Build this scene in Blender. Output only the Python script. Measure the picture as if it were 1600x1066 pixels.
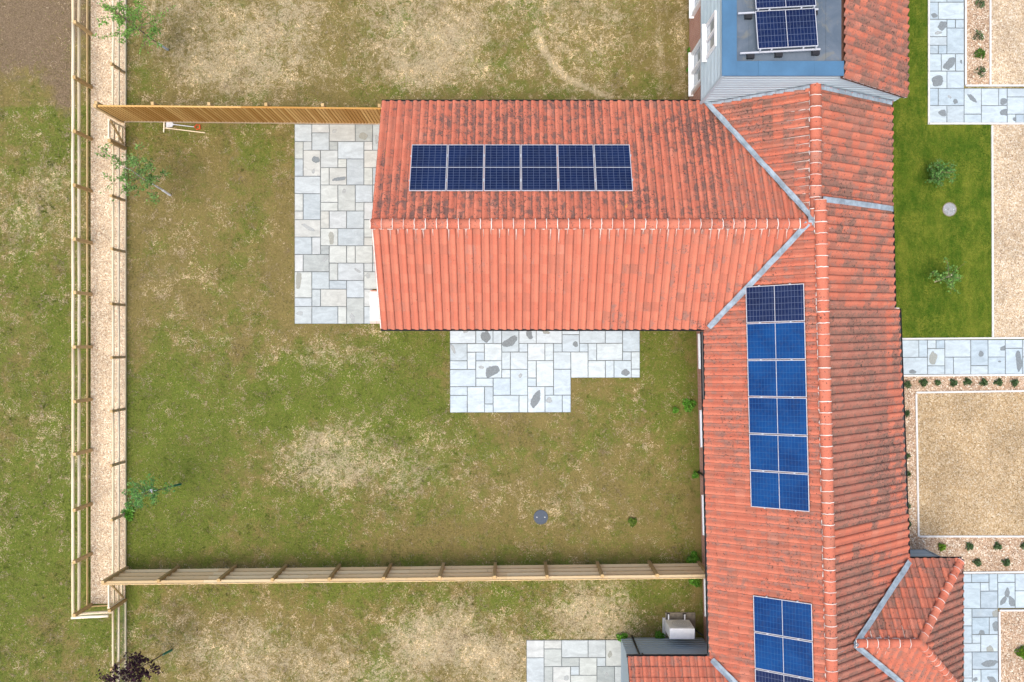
import bpy, bmesh, math, random
import numpy as np
from mathutils import Vector, Matrix
for o in list(bpy.data.objects): bpy.data.objects.remove(o)
S = bpy.context.scene
COL = S.collection
R = math.radians
rng = np.random.default_rng(7)
random.seed(7)
H, F = 27.0, 1215.0            # drone height in metres, focal length in photo pixels

# ------------------------------------------------------------------ camera, sky, sun, exposure
cam = bpy.data.cameras.new('camera'); cam.sensor_width = 36.0; cam.lens = F / 1600 * 36.0
cam.clip_end = 2000; cam.clip_start = 0.1
co = bpy.data.objects.new('camera', cam); COL.objects.link(co); co.location = (0, 0, H)
S.camera = co
W = bpy.data.worlds.new('World'); S.world = W; W.use_nodes = True
SUN_EL, SUN_AZ = 74, 215
wn = W.node_tree.nodes; wn.clear()
sky = wn.new('ShaderNodeTexSky'); sky.sky_type = 'NISHITA'; sky.sun_disc = False
sky.sun_elevation = R(SUN_EL); sky.sun_rotation = R(SUN_AZ); sky.air_density = 1.0; sky.dust_density = 5.0; sky.ozone_density = 1.0
bg = wn.new('ShaderNodeBackground'); bg.inputs[1].default_value = 0.15
wo = wn.new('ShaderNodeOutputWorld')
W.node_tree.links.new(sky.outputs[0], bg.inputs[0]); W.node_tree.links.new(bg.outputs[0], wo.inputs[0])
sl = bpy.data.lights.new('sun', 'SUN'); sl.energy = 0.9; sl.angle = R(30); sl.color = (1.0, 0.95, 0.88)
so = bpy.data.objects.new('sun', sl); COL.objects.link(so); so.location = (-10, -10, 30)
sd = Vector((math.sin(R(SUN_AZ)) * math.cos(R(SUN_EL)), math.cos(R(SUN_AZ)) * math.cos(R(SUN_EL)), math.sin(R(SUN_EL))))
so.rotation_euler = sd.to_track_quat('Z', 'Y').to_euler()
S.view_settings.view_transform = 'Standard'; S.view_settings.look = 'None'
S.view_settings.exposure = 0.80; S.view_settings.gamma = 1.0; S.view_settings.use_curve_mapping = False

# ------------------------------------------------------------------ material helpers
class NT:
    def __init__(s, name, rough=0.85, spec=0.3):
        s.m = bpy.data.materials.new(name); s.m.use_nodes = True
        s.t = s.m.node_tree; s.b = s.t.nodes['Principled BSDF']
        s.b.inputs['Roughness'].default_value = rough; s.b.inputs['Specular IOR Level'].default_value = spec
    def n(s, ty, **kw):
        x = s.t.nodes.new(ty)
        for k, v in kw.items(): setattr(x, k, v)
        return x
    def l(s, a, b): s.t.links.new(a, b)
    def set(s, sock, v):
        if hasattr(v, 'is_output') or isinstance(v, bpy.types.NodeSocket): s.l(v, sock)
        else: sock.default_value = v
    def math(s, op, a, b=0.0, c=0.0, clamp=False):
        x = s.n('ShaderNodeMath', operation=op, use_clamp=clamp)
        for i, v in enumerate((a, b, c)): s.set(x.inputs[i], v)
        return x.outputs[0]
    def mix(s, f, a, b, mode='MIX'):
        x = s.n('ShaderNodeMix', data_type='RGBA', blend_type=mode)
        s.set(x.inputs[0], f)
        for i, v in ((6, a), (7, b)):
            s.set(x.inputs[i], (*v, 1) if isinstance(v, tuple) and len(v) == 3 else v)
        return x.outputs[2]
    def pos(s): return s.n('ShaderNodeNewGeometry').outputs['Position']
    def obj(s): return s.n('ShaderNodeTexCoord').outputs['Object']
    def mapv(s, v, scale=(1, 1, 1), loc=(0, 0, 0)):
        x = s.n('ShaderNodeMapping'); s.l(v, x.inputs[0]); x.inputs['Scale'].default_value = scale; x.inputs['Location'].default_value = loc
        return x.outputs[0]
    def noise(s, v, scale, detail=4, rough=0.6, dist=0.0, out=0):
        x = s.n('ShaderNodeTexNoise'); s.l(v, x.inputs['Vector']); x.inputs['Scale'].default_value = scale
        x.inputs['Detail'].default_value = detail; x.inputs['Roughness'].default_value = rough; x.inputs['Distortion'].default_value = dist
        return x.outputs[out]
    def ramp(s, f, a, b, va=0.0, vb=1.0):
        x = s.n('ShaderNodeMapRange', interpolation_type='SMOOTHSTEP'); s.set(x.inputs[0], f)
        for i, v in ((1, a), (2, b), (3, va), (4, vb)): s.set(x.inputs[i], v)
        return x.outputs[0]
    def bump(s, h, strength=0.4, dist=0.02):
        x = s.n('ShaderNodeBump'); x.inputs['Strength'].default_value = strength; x.inputs['Distance'].default_value = dist
        s.l(h, x.inputs['Height']); s.l(x.outputs[0], s.b.inputs['Normal'])
    def col(s, v): s.set(s.b.inputs['Base Color'], (*v, 1) if isinstance(v, tuple) else v); return s
    def attr(s, name): return s.n('ShaderNodeAttribute', attribute_name=name)
    def rnd(s): return s.n('ShaderNodeObjectInfo').outputs['Random']

M = {}
def plain(name, c, rough=0.7, spec=0.3, var=0.12, scale=6.0, metal=0.0):
    k = NT(name, rough, spec); p = k.pos()
    f = k.noise(p, scale, 6, 0.65)
    v = k.ramp(f, 0.25, 0.75, 1 - var, 1 + var)
    k.col(k.mix(1.0, c, k.n('ShaderNodeCombineColor').outputs[0], 'MULTIPLY'))
    cc = k.t.nodes['Combine Color'] if 'Combine Color' in k.t.nodes else [x for x in k.t.nodes if x.bl_idname == 'ShaderNodeCombineColor'][0]
    for i in range(3): k.l(v, cc.inputs[i])
    k.b.inputs['Metallic'].default_value = metal
    M[name] = k.m; return k.m

def grey(k, v):
    cc = k.n('ShaderNodeCombineColor')
    for i in range(3): k.l(v, cc.inputs[i])
    return cc.outputs[0]

plain('lead', (0.27, 0.33, 0.375), 0.5, 0.4, 0.35, 4.0)
plain('mortar', (0.68, 0.61, 0.55), 0.95, 0.1, 0.25, 9.0)
plain('black_plastic', (0.012, 0.013, 0.016), 0.4, 0.4, 0.2)
plain('white_frame', (0.86, 0.88, 0.88), 0.4, 0.4, 0.04)
plain('kerb', (0.60, 0.60, 0.58), 0.9, 0.2, 0.12, 8.0)
plain('joint', (0.13, 0.145, 0.145), 0.95, 0.1, 0.2, 20)
plain('deck', (0.10, 0.05, 0.035), 0.95, 0.1)
plain('capping', (0.055, 0.145, 0.25), 0.45, 0.4, 0.12, 1.5)
plain('aluminium', (0.42, 0.44, 0.48), 0.4, 0.5, 0.05)
plain('white_paint', (0.88, 0.89, 0.89), 0.5, 0.4, 0.06, 5)
plain('concrete', (0.24, 0.21, 0.16), 0.95, 0.1, 0.25, 9)
plain('white_stone', (0.80, 0.80, 0.77), 0.85, 0.2, 0.05, 5)
plain('bark', (0.20, 0.16, 0.10), 0.9, 0.1, 0.4, 30)
plain('birch_bark', (0.62, 0.60, 0.56), 0.8, 0.2, 0.35, 14)
plain('orange_plastic', (0.60, 0.09, 0.02), 0.45, 0.4, 0.1)
plain('steel', (0.50, 0.52, 0.54), 0.35, 0.5, 0.15)
plain('green_plastic', (0.02, 0.17, 0.10), 0.5, 0.4, 0.2)
plain('guard_plastic', (0.55, 0.62, 0.68), 0.4, 0.4, 0.1)
plain('damp_grey', (0.19, 0.22, 0.23), 0.75, 0.3, 0.22, 25)
plain('damp_olive', (0.34, 0.35, 0.30), 0.8, 0.3, 0.2, 25)
plain('damp_pale', (0.42, 0.45, 0.44), 0.8, 0.3, 0.2, 25)

for nm in ('damp_grey', 'damp_olive', 'damp_pale'):
    t = M[nm].node_tree; b = t.nodes['Principled BSDF']; ge = t.nodes.new('ShaderNodeNewGeometry'); no = t.nodes.new('ShaderNodeTexNoise'); no.inputs['Scale'].default_value = 14; no.inputs['Detail'].default_value = 5
    at = t.nodes.new('ShaderNodeAttribute'); at.attribute_name = 'hgt'; ad = t.nodes.new('ShaderNodeMath'); ad.operation = 'MULTIPLY_ADD'; ad.inputs[1].default_value = 0.9
    mr = t.nodes.new('ShaderNodeMapRange'); mr.interpolation_type = 'SMOOTHSTEP'; mr.inputs[1].default_value = 0.42; mr.inputs[2].default_value = 0.72; mr.inputs[4].default_value = 0.92 if nm == 'damp_grey' else 0.6
    t.links.new(ge.outputs['Position'], no.inputs['Vector']); t.links.new(no.outputs[0], ad.inputs[0]); t.links.new(at.outputs['Fac'], ad.inputs[2]); t.links.new(ad.outputs[0], mr.inputs[0]); t.links.new(mr.outputs[0], b.inputs['Alpha'])
def clay(name, piece, base, dirt, dirt_amt, lichen, dark):
    k = NT(name, 0.82, 0.25); p = k.pos()
    r = k.rnd() if piece else k.attr('rnd').outputs['Fac']
    wn_ = k.n('ShaderNodeTexWhiteNoise', noise_dimensions='1D'); k.l(k.math('MULTIPLY', r, 917.3), wn_.inputs['W'])
    r2 = wn_.outputs['Value']
    c = k.mix(k.ramp(r2, 0.1, 0.95), (base[0] * 1.0, base[1], base[2]), (base[0] * 0.92, base[1] * 0.84, base[2] * 0.83))
    c = k.mix(k.math('MULTIPLY', k.ramp(r, 0.80, 0.90), dark), c, (0.27, 0.125, 0.085))
    c = k.mix(k.math('MULTIPLY', k.ramp(r2, 0.985, 0.99), 0.3), c, (0.60, 0.30, 0.21))
    big = k.noise(p, 0.55, 3, 0.5)
    med = k.noise(p, 4.2, 8, 0.72, 0.8)
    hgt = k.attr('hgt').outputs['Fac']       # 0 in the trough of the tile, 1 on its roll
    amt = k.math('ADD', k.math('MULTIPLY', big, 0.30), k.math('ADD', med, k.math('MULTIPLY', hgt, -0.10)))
    c = k.mix(k.ramp(hgt, 0.55, 0.0, 0.0, 0.42), c, (0.26, 0.105, 0.075))  # trough shade along with channel grime painted into the tile colour
    c = k.mix(k.ramp(hgt, -0.2, -1.2, 0.0, 0.8), c, (0.12, 0.058, 0.043))  # groove shade and grime painted along the column joints
    d = k.ramp(amt, 0.735 - dirt_amt, 0.85 - dirt_amt)
    c = k.mix(k.math('MULTIPLY', d, 0.80), c, dirt)
    sp = k.noise(p, 17.0, 4, 0.6, 0.3)
    c = k.mix(k.math('MULTIPLY', k.ramp(k.math('ADD', sp, k.math('MULTIPLY', big, 0.2)), 0.76 - 0.5 * dirt_amt, 0.82 - 0.5 * dirt_amt), 0.9), c, (0.055, 0.04, 0.035))
    ly = k.noise(k.mapv(p, loc=(31, 7, 3)), 3.3, 7, 0.75)
    c = k.mix(k.math('MULTIPLY', k.ramp(ly, 0.70 - lichen, 0.76 - lichen), 0.7), c, (0.60, 0.30, 0.04))
    wh = k.noise(k.mapv(p, loc=(3, 17, 9)), 7.0, 8, 0.8)
    c = k.mix(k.math('MULTIPLY', k.ramp(wh, 0.63, 0.74), 0.5), c, (0.70, 0.60, 0.54))
    fine = k.noise(p, 70, 3, 0.6)
    c = k.mix(1.0, c, grey(k, k.ramp(fine, 0.2, 0.8, 0.80, 1.18)), 'MULTIPLY')
    k.col(c); k.bump(k.math('ADD', fine, med), 0.25, 0.01)
    M[name] = k.m
CL = {'clean': ((0.54, 0.176, 0.106), (0.36, 0.17, 0.13), 0.03, 0.01, 0.25),
      'mossy': ((0.54, 0.174, 0.106), (0.12, 0.085, 0.076), 0.135, 0.065, 0.25),
      'worn': ((0.52, 0.168, 0.102), (0.26, 0.145, 0.115), 0.125, 0.045, 0.4),
      'brown': ((0.375, 0.160, 0.112), (0.20, 0.120, 0.092), 0.165, 0.02, 0.4)}
for nm, a in CL.items():
    clay('clay_' + nm, False, *a); clay('clay_' + nm + '_piece', True, *a)

def brick():
    k = NT('brick', 0.9, 0.2); p = k.pos()
    sx = k.n('ShaderNodeSeparateXYZ'); k.l(p, sx.inputs[0])
    cx = k.n('ShaderNodeCombineXYZ'); k.l(k.math('ADD', sx.outputs[0], sx.outputs[1]), cx.inputs[0]); k.l(sx.outputs[2], cx.inputs[1])
    b = k.n('ShaderNodeTexBrick'); k.l(cx.outputs[0], b.inputs['Vector'])
    b.inputs['Scale'].default_value = 1.0; b.inputs['Brick Width'].default_value = 0.225; b.inputs['Row Height'].default_value = 0.075; b.inputs['Mortar Size'].default_value = 0.008
    b.inputs['Color1'].default_value = (0.42, 0.17, 0.11, 1); b.inputs['Color2'].default_value = (0.52, 0.25, 0.17, 1); b.inputs['Mortar'].default_value = (0.55, 0.47, 0.40, 1)
    k.col(k.mix(k.ramp(k.noise(p, 3, 5), 0.4, 0.7, 0, 0.4), b.outputs['Color'], (0.55, 0.34, 0.26)))
    k.bump(b.outputs['Fac'], 0.4, -0.01); M['brick'] = k.m
brick()
def clad(name, c):
    k = NT(name, 0.7, 0.3); p = k.mapv(k.pos(), (0.6, 0.6, 30))
    f = k.noise(p, 3, 5, 0.6)
    k.col(k.mix(1.0, c, grey(k, k.ramp(k.math('ADD', k.math('MULTIPLY', f, 0.7), k.math('MULTIPLY', k.rnd(), 0.3)), 0.2, 0.8, 0.88, 1.1)), 'MULTIPLY')); M[name] = k.m
clad('clad_pale', (0.47, 0.57, 0.61)); clad('clad_slate', (0.40, 0.48, 0.52))
def timber(name, c1, c2, axis):
    k = NT(name, 0.85, 0.2)
    sc = [22, 22, 22]; sc[axis] = 1.2
    p = k.mapv(k.pos(), tuple(sc)); f = k.noise(p, 1.0, 5, 0.65, 0.5)
    c = k.mix(k.ramp(k.math('ADD', k.math('MULTIPLY', k.rnd(), 0.55), k.math('MULTIPLY', f, 0.6)), 0.25, 0.9), c1, c2)
    kn = k.noise(k.pos(), 7, 3, 0.5)
    c = k.mix(k.math('MULTIPLY', k.ramp(kn, 0.68, 0.76), 0.5), c, tuple(x * 0.45 for x in c1))
    k.col(c); k.bump(f, 0.3, 0.01); M[name] = k.m
timber('rail_x', (0.74, 0.61, 0.41), (0.82, 0.73, 0.55), 0); timber('rail_y', (0.64, 0.53, 0.34), (0.74, 0.65, 0.46), 1)
timber('post', (0.40, 0.27, 0.115), (0.52, 0.37, 0.18), 2); timber('board', (0.40, 0.20, 0.045), (0.60, 0.37, 0.13), 2)
timber('board_pale', (0.66, 0.45, 0.21), (0.76, 0.57, 0.31), 2); timber('edging', (0.50, 0.34, 0.15), (0.62, 0.46, 0.24), 1)
timber('rail_arris', (0.78, 0.56, 0.29), (0.86, 0.68, 0.40), 0); timber('rail_pink', (0.66, 0.49, 0.34), (0.76, 0.60, 0.44), 0)
def slab(name, cs):
    k = NT(name, 0.8, 0.3); p = k.pos(); r = k.rnd()
    cr = k.n('ShaderNodeValToRGB'); k.l(r, cr.inputs[0])
    el = cr.color_ramp.elements
    while len(el) < len(cs): el.new(0.5)
    for i, c in enumerate(cs): el[i].position = i / (len(cs) - 1); el[i].color = (*c, 1)
    off = k.n('ShaderNodeCombineXYZ'); k.l(k.math('MULTIPLY', r, 50), off.inputs[0])
    va = k.n('ShaderNodeVectorMath', operation='ADD'); k.l(p, va.inputs[0]); k.l(off.outputs[0], va.inputs[1])
    f = k.noise(k.mapv(va.outputs[0], (1, 2.2, 1)), 2.4, 7, 0.62, 0.9); g = k.noise(va.outputs[0], 26, 4, 0.6)
    c = k.mix(1.0, cr.outputs[0], grey(k, k.math('MULTIPLY', k.ramp(f, 0.25, 0.75, 0.82, 1.10), k.ramp(g, 0.2, 0.8, 0.93, 1.06))), 'MULTIPLY')
    w = k.noise(va.outputs[0], 1.3, 3, 0.5)
    c = k.mix(k.math('MULTIPLY', k.ramp(w, 0.62, 0.75), 0.3), c, (0.42, 0.46, 0.44))
    k.col(c); k.bump(k.math('ADD', f, g), 0.25, 0.008); M[name] = k.m
slab('slab_warm', [(0.307, 0.341, 0.331), (0.441, 0.475, 0.444), (0.447, 0.481, 0.452), (0.350, 0.408, 0.429), (0.462, 0.489, 0.474), (0.420, 0.437, 0.399), (0.406, 0.467, 0.489), (0.392, 0.415, 0.392)])
slab('slab_cool', [(0.376, 0.448, 0.477), (0.480, 0.560, 0.583), (0.503, 0.577, 0.590), (0.390, 0.481, 0.535), (0.511, 0.584, 0.607), (0.450, 0.529, 0.558), (0.436, 0.521, 0.558), (0.496, 0.569, 0.590)])
slab('slab_grey', [(0.311, 0.379, 0.421), (0.392, 0.480, 0.522), (0.425, 0.506, 0.539), (0.343, 0.430, 0.480), (0.449, 0.531, 0.557), (0.376, 0.455, 0.497), (0.408, 0.480, 0.506), (0.433, 0.514, 0.548)])

def gravel(name, cs, scale):
    k = NT(name, 0.95, 0.15); p = k.pos()
    v = k.n('ShaderNodeTexVoronoi'); k.l(p, v.inputs['Vector']); v.inputs['Scale'].default_value = scale
    sp = k.n('ShaderNodeSeparateColor'); k.l(v.outputs['Color'], sp.inputs[0])
    cr = k.n('ShaderNodeValToRGB'); k.l(sp.outputs[0], cr.inputs[0]); el = cr.color_ramp.elements
    while len(el) < len(cs): el.new(0.5)
    for i, c in enumerate(cs): el[i].position = i / (len(cs) - 1); el[i].color = (*c, 1)
    big = k.noise(p, 0.7, 4, 0.6); med = k.noise(p, 6, 4, 0.6)
    c = k.mix(1.0, cr.outputs[0], grey(k, k.math('MULTIPLY', k.ramp(big, 0.3, 0.7, 0.86, 1.12), k.ramp(med, 0.3, 0.7, 0.9, 1.1))), 'MULTIPLY')
    k.col(c); k.bump(v.outputs['Distance'], 0.6, -0.02); M[name] = k.m
gravel('gravel_pink', [(0.236, 0.157, 0.096), (0.545, 0.424, 0.280), (0.472, 0.332, 0.208), (0.654, 0.553, 0.384), (0.363, 0.259, 0.176), (0.600, 0.479, 0.320), (0.727, 0.681, 0.528)], 34)
gravel('gravel_gold', [(0.218, 0.148, 0.086), (0.484, 0.382, 0.257), (0.390, 0.289, 0.172), (0.577, 0.491, 0.359), (0.328, 0.242, 0.156), (0.530, 0.429, 0.296), (0.608, 0.562, 0.468)], 30)
gravel('gravel_brown', [(0.176, 0.120, 0.056), (0.384, 0.288, 0.168), (0.320, 0.216, 0.104), (0.464, 0.376, 0.240), (0.264, 0.184, 0.096), (0.416, 0.320, 0.192), (0.496, 0.440, 0.336)], 30)
gravel('bark_chip', [(0.156, 0.099, 0.058), (0.422, 0.294, 0.189), (0.333, 0.214, 0.131), (0.578, 0.467, 0.349), (0.245, 0.160, 0.103), (0.467, 0.347, 0.234), (0.689, 0.666, 0.553)], 30)

def ground_mat():
    k = NT('ground_grass', 0.95, 0.1); p = k.pos()
    a = k.attr('zone'); sp = k.n('ShaderNodeSeparateColor'); k.l(a.outputs['Color'], sp.inputs[0])
    dry, grn, soil = sp.outputs
    n1 = k.noise(p, 3.6, 12, 0.78, 1.0); n2 = k.noise(k.mapv(p, loc=(9, 4, 0)), 2.0, 8, 0.7, 0.6); n3 = k.noise(p, 34, 4, 0.7, 1.0); n4 = k.noise(p, 110, 2, 0.7)
    g = k.ramp(k.math('ADD', grn, k.math('MULTIPLY', k.math('SUBTRACT', n2, 0.5), 2.6)), 0.2, 0.8)
    c = k.mix(g, (0.235, 0.192, 0.066), (0.135, 0.185, 0.026))
    br = k.ramp(k.math('ADD', n3, k.math('MULTIPLY', n2, 0.3)), 0.60, 0.80)
    c = k.mix(k.math('MULTIPLY', br, 0.55), c, (0.20, 0.145, 0.065))
    sm = k.math('ADD', k.math('MULTIPLY', n1, 0.75), k.math('MULTIPLY', n3, 0.25))
    s_ = k.ramp(k.math('ADD', sm, k.math('MULTIPLY', k.math('SUBTRACT', dry, 0.5), 0.42)), 0.50, 0.66)
    c = k.mix(k.math('MULTIPLY', s_, 0.85), c, (0.50, 0.42, 0.27))
    so_ = k.ramp(k.math('ADD', soil, k.math('MULTIPLY', k.math('SUBTRACT', n2, 0.5), 1.3)), 0.36, 0.72)
    sc = k.mix(k.ramp(n3, 0.35, 0.7), (0.15, 0.108, 0.062), (0.28, 0.21, 0.135))
    c = k.mix(so_, c, sc)
    c = k.mix(1.0, c, grey(k, k.math('MULTIPLY', k.ramp(n3, 0.2, 0.8, 0.68, 1.3), k.ramp(n4, 0.2, 0.8, 0.72, 1.25))), 'MULTIPLY')
    k.col(c); k.bump(k.math('ADD', n3, n4), 0.7, 0.04); M['ground'] = k.m
ground_mat()
def lawn_mat():
    k = NT('green_lawn', 0.9, 0.15); p = k.pos()
    n1 = k.noise(k.mapv(p, (1.6, .8, 1)), 1.4, 8, 0.75, 0.0); n2 = k.noise(p, 40, 4, 0.7, 0.2); n4 = k.noise(p, 120, 2, 0.6)
    c = k.mix(k.ramp(n1, 0.36, 0.66), (0.055, 0.110, 0.007), (0.165, 0.190, 0.022))
    c = k.mix(k.math('MULTIPLY', k.ramp(n2, 0.58, 0.72), 0.3), c, (0.16, 0.17, 0.04))
    c = k.mix(1.0, c, grey(k, k.math('MULTIPLY', k.ramp(n2, 0.2, 0.8, 0.75, 1.25), k.ramp(n4, 0.2, 0.8, 0.75, 1.25))), 'MULTIPLY')
    k.col(c); k.bump(k.math('ADD', n2, n4), 0.6, 0.03); M['lawn'] = k.m
lawn_mat()
def vcol(name, rough=0.8):
    k = NT(name, rough, 0.2); k.col(k.attr('col').outputs['Color']); M[name] = k.m; return k
vcol('blade'); vcol('leaf', 0.55)
for nm in ('blade', 'leaf'):
    t = M[nm].node_tree; b = t.nodes['Principled BSDF']
    tr = t.nodes.new('ShaderNodeBsdfTranslucent'); ad = t.nodes.new('ShaderNodeMixShader'); ad.inputs[0].default_value = 0.3
    t.links.new(b.inputs['Base Color'].links[0].from_socket, tr.inputs[0])
    t.links.new(b.outputs[0], ad.inputs[1]); t.links.new(tr.outputs[0], ad.inputs[2]); t.links.new(ad.outputs[0], t.nodes['Material Output'].inputs[0])
def cells(name, c1, c2, line, nx, ny, lw):
    # object coords: x along the panel's long side, y along its short side (metres); thin metal fingers between cells
    k = NT(name, 0.2, 0.14); o = k.obj(); sx = k.n('ShaderNodeSeparateXYZ'); k.l(o, sx.inputs[0])
    def ln(s, n, w):
        f = k.math('FRACT', k.math('MULTIPLY', s, n)); d = k.math('MINIMUM', f, k.math('SUBTRACT', 1.0, f))
        return k.ramp(d, w * n * 0.6, w * n * 1.2, 1.0, 0.0)
    gx = ln(sx.outputs[0], nx, lw * 0.8); gy = ln(sx.outputs[1], ny, lw * 0.9)
    bus = ln(sx.outputs[0], nx * 3, lw * 0.35)
    f = k.noise(k.pos(), 1.1, 3, 0.5); fx = k.noise(k.mapv(k.pos(), (1, 1, 1)), 9, 3)
    c = k.mix(k.ramp(f, 0.3, 0.7), c1, c2)
    c = k.mix(k.math('MULTIPLY', k.ramp(fx, 0.4, 0.7), 0.15), c, (0.05, 0.07, 0.10))
    c = k.mix(k.math('MULTIPLY', bus, 0.22), c, line)
    c = k.mix(k.math('MAXIMUM', gx, gy), c, line)
    k.col(c); M[name] = k.m
cells('cells_navy', (0.003, 0.008, 0.040), (0.004, 0.013, 0.060), (0.085, 0.115, 0.19), 10.6, 5.55, 0.006)
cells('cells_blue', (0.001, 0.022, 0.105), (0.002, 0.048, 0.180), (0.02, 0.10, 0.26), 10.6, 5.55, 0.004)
k = NT('glass_pane', 0.05, 0.6); k.col((0.30, 0.36, 0.40)); M['pane'] = k.m
def membrane():
    k = NT('membrane', 0.6, 0.3); p = k.pos()
    f = k.noise(p, 1.3, 6, 0.65, 0.8); g = k.noise(p, 16, 4, 0.6)
    c = k.mix(k.ramp(f, 0.35, 0.7), (0.075, 0.105, 0.14), (0.12, 0.15, 0.185))
    c = k.mix(k.math('MULTIPLY', k.ramp(k.noise(k.mapv(p, loc=(5, 5, 0)), 1.6, 6, 0.7, 1.0), 0.55, 0.7), 0.6), c, (0.17, 0.17, 0.14))
    c = k.mix(k.math('MULTIPLY', k.ramp(g, 0.70, 0.76), 0.5), c, (0.5, 0.52, 0.52))
    k.col(c); k.bump(g, 0.2, 0.01); M['membrane'] = k.m
membrane()

# ------------------------------------------------------------------ geometry helpers
def V(*a): return Vector(a)
def P(px, py, z=0.0): return Vector(((px - 800) / F * (H - z), (533 - py) / F * (H - z), z))
def G(px, py): return ((px - 800) / 45.0, (533 - py) / 45.0)
def tag(o, label=None, cat=None, group=None, kind=None):
    if label: o['label'] = label
    if cat: o['category'] = cat
    if group: o['group'] = group
    if kind: o['kind'] = kind
    return o
def thing(name, label, cat, loc=(0, 0, 0), group=None):
    o = bpy.data.objects.new(name, None); COL.objects.link(o); o.location = loc; o.empty_display_size = 0.3
    return tag(o, label, cat, group)
def origin(o):
    w = Vector((0, 0, 0))
    while o: w += Vector(o.location); o = o.parent
    return w
def link(name, me, mat, parent=None, loc=None, rot=None):
    o = bpy.data.objects.new(name, me); COL.objects.link(o)
    if mat and not me.materials: me.materials.append(M[mat])
    if parent: o.parent = parent
    if loc is not None: o.location = Vector(loc) - (origin(parent) if parent else Vector((0, 0, 0)))
    if rot is not None: o.rotation_euler = rot
    return o
def mesh(name, vs, fs, mat, parent=None, smooth=False):
    """vs in world space; the object's origin is its parent's (or the ground origin)"""
    w = origin(parent) if parent else Vector((0, 0, 0))
    me = bpy.data.meshes.new(name); me.from_pydata([tuple(Vector(v) - w) for v in vs], [], fs); me.update()
    if smooth: me.polygons.foreach_set('use_smooth', [True] * len(me.polygons))
    return link(name, me, mat, parent)
class MB:
    def __init__(s): s.v = []; s.f = []
    def add(s, vs, fs):
        n = len(s.v); s.v += [Vector(v) for v in vs]; s.f += [[i + n for i in f] for f in fs]; return s
    def beam(s, a, b, w, h, up=(0, 0, 1)):
        a, b, up = Vector(a), Vector(b), Vector(up); d = (b - a).normalized()
        x = d.cross(up).normalized(); y = x.cross(d).normalized(); x *= w / 2; y *= h / 2
        vs = [a - x - y, a + x - y, a + x + y, a - x + y, b - x - y, b + x - y, b + x + y, b - x + y]
        return s.add(vs, [[0, 3, 2, 1], [4, 5, 6, 7], [0, 1, 5, 4], [1, 2, 6, 5], [2, 3, 7, 6], [3, 0, 4, 7]])
    def box(s, x0, x1, y0, y1, z0, z1):
        return s.beam(((x0 + x1) / 2, (y0 + y1) / 2, z0), ((x0 + x1) / 2, (y0 + y1) / 2, z1), abs(x1 - x0), abs(y1 - y0), (0, 1, 0))
    def tube(s, pts, rad, n=8, cap=True):
        pts = [Vector(p) for p in pts]; rad = rad if isinstance(rad, (list, tuple)) else [rad] * len(pts); base = len(s.v)
        for i, p in enumerate(pts):
            d = (pts[min(i + 1, len(pts) - 1)] - pts[max(i - 1, 0)]).normalized()
            u = d.orthogonal().normalized(); w = d.cross(u)
            for j in range(n):
                a = 2 * math.pi * j / n; s.v.append(p + (u * math.cos(a) + w * math.sin(a)) * rad[i])
        for i in range(len(pts) - 1):
            for j in range(n):
                s.f.append([base + i * n + j, base + i * n + (j + 1) % n, base + (i + 1) * n + (j + 1) % n, base + (i + 1) * n + j])
        if cap: s.f.append([base + j for j in range(n)][::-1]); s.f.append([base + (len(pts) - 1) * n + j for j in range(n)])
        return s
    def prism(s, poly, z0, z1):
        n = len(poly)
        return s.add([(x, y, z0) for x, y in poly] + [(x, y, z1) for x, y in poly],
                     [list(range(n))[::-1], list(range(n, 2 * n))] + [[i, (i + 1) % n, n + (i + 1) % n, n + i] for i in range(n)])
    def build(s, name, mat, parent=None, smooth=False): return mesh(name, s.v, s.f, mat, parent, smooth)
def bevel(o, w=0.008, seg=1):
    m = o.modifiers.new('bevel', 'BEVEL'); m.width = w; m.segments = seg; m.limit_method = 'ANGLE'; m.angle_limit = R(50); return o
def rel(o, p):          # set a beam object's own origin to its middle so Object Info / coords differ
    return o

class Lattice:
    def __init__(s, seed, n=64): s.n = n; s.a = np.random.default_rng(seed).random((n, n))
    def at(s, x, y):
        xi = np.floor(x).astype(int); yi = np.floor(y).astype(int); fx = x - xi; fy = y - yi
        fx = fx * fx * (3 - 2 * fx); fy = fy * fy * (3 - 2 * fy); n = s.n
        g = lambda i, j: s.a[(xi + i) % n, (yi + j) % n]
        return (g(0, 0) * (1 - fx) + g(1, 0) * fx) * (1 - fy) + (g(0, 1) * (1 - fx) + g(1, 1) * fx) * fy
LT = Lattice(3)
def fbm(x, y, sc, oct=4, off=0.0):
    t = 0; a = 1; w = 0
    for i in range(oct): t = t + a * LT.at(x * sc + off + 7.3 * i, y * sc + off * 1.7 + 3.1 * i); w += a; a *= 0.55; sc *= 2.03
    return t / w

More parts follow.
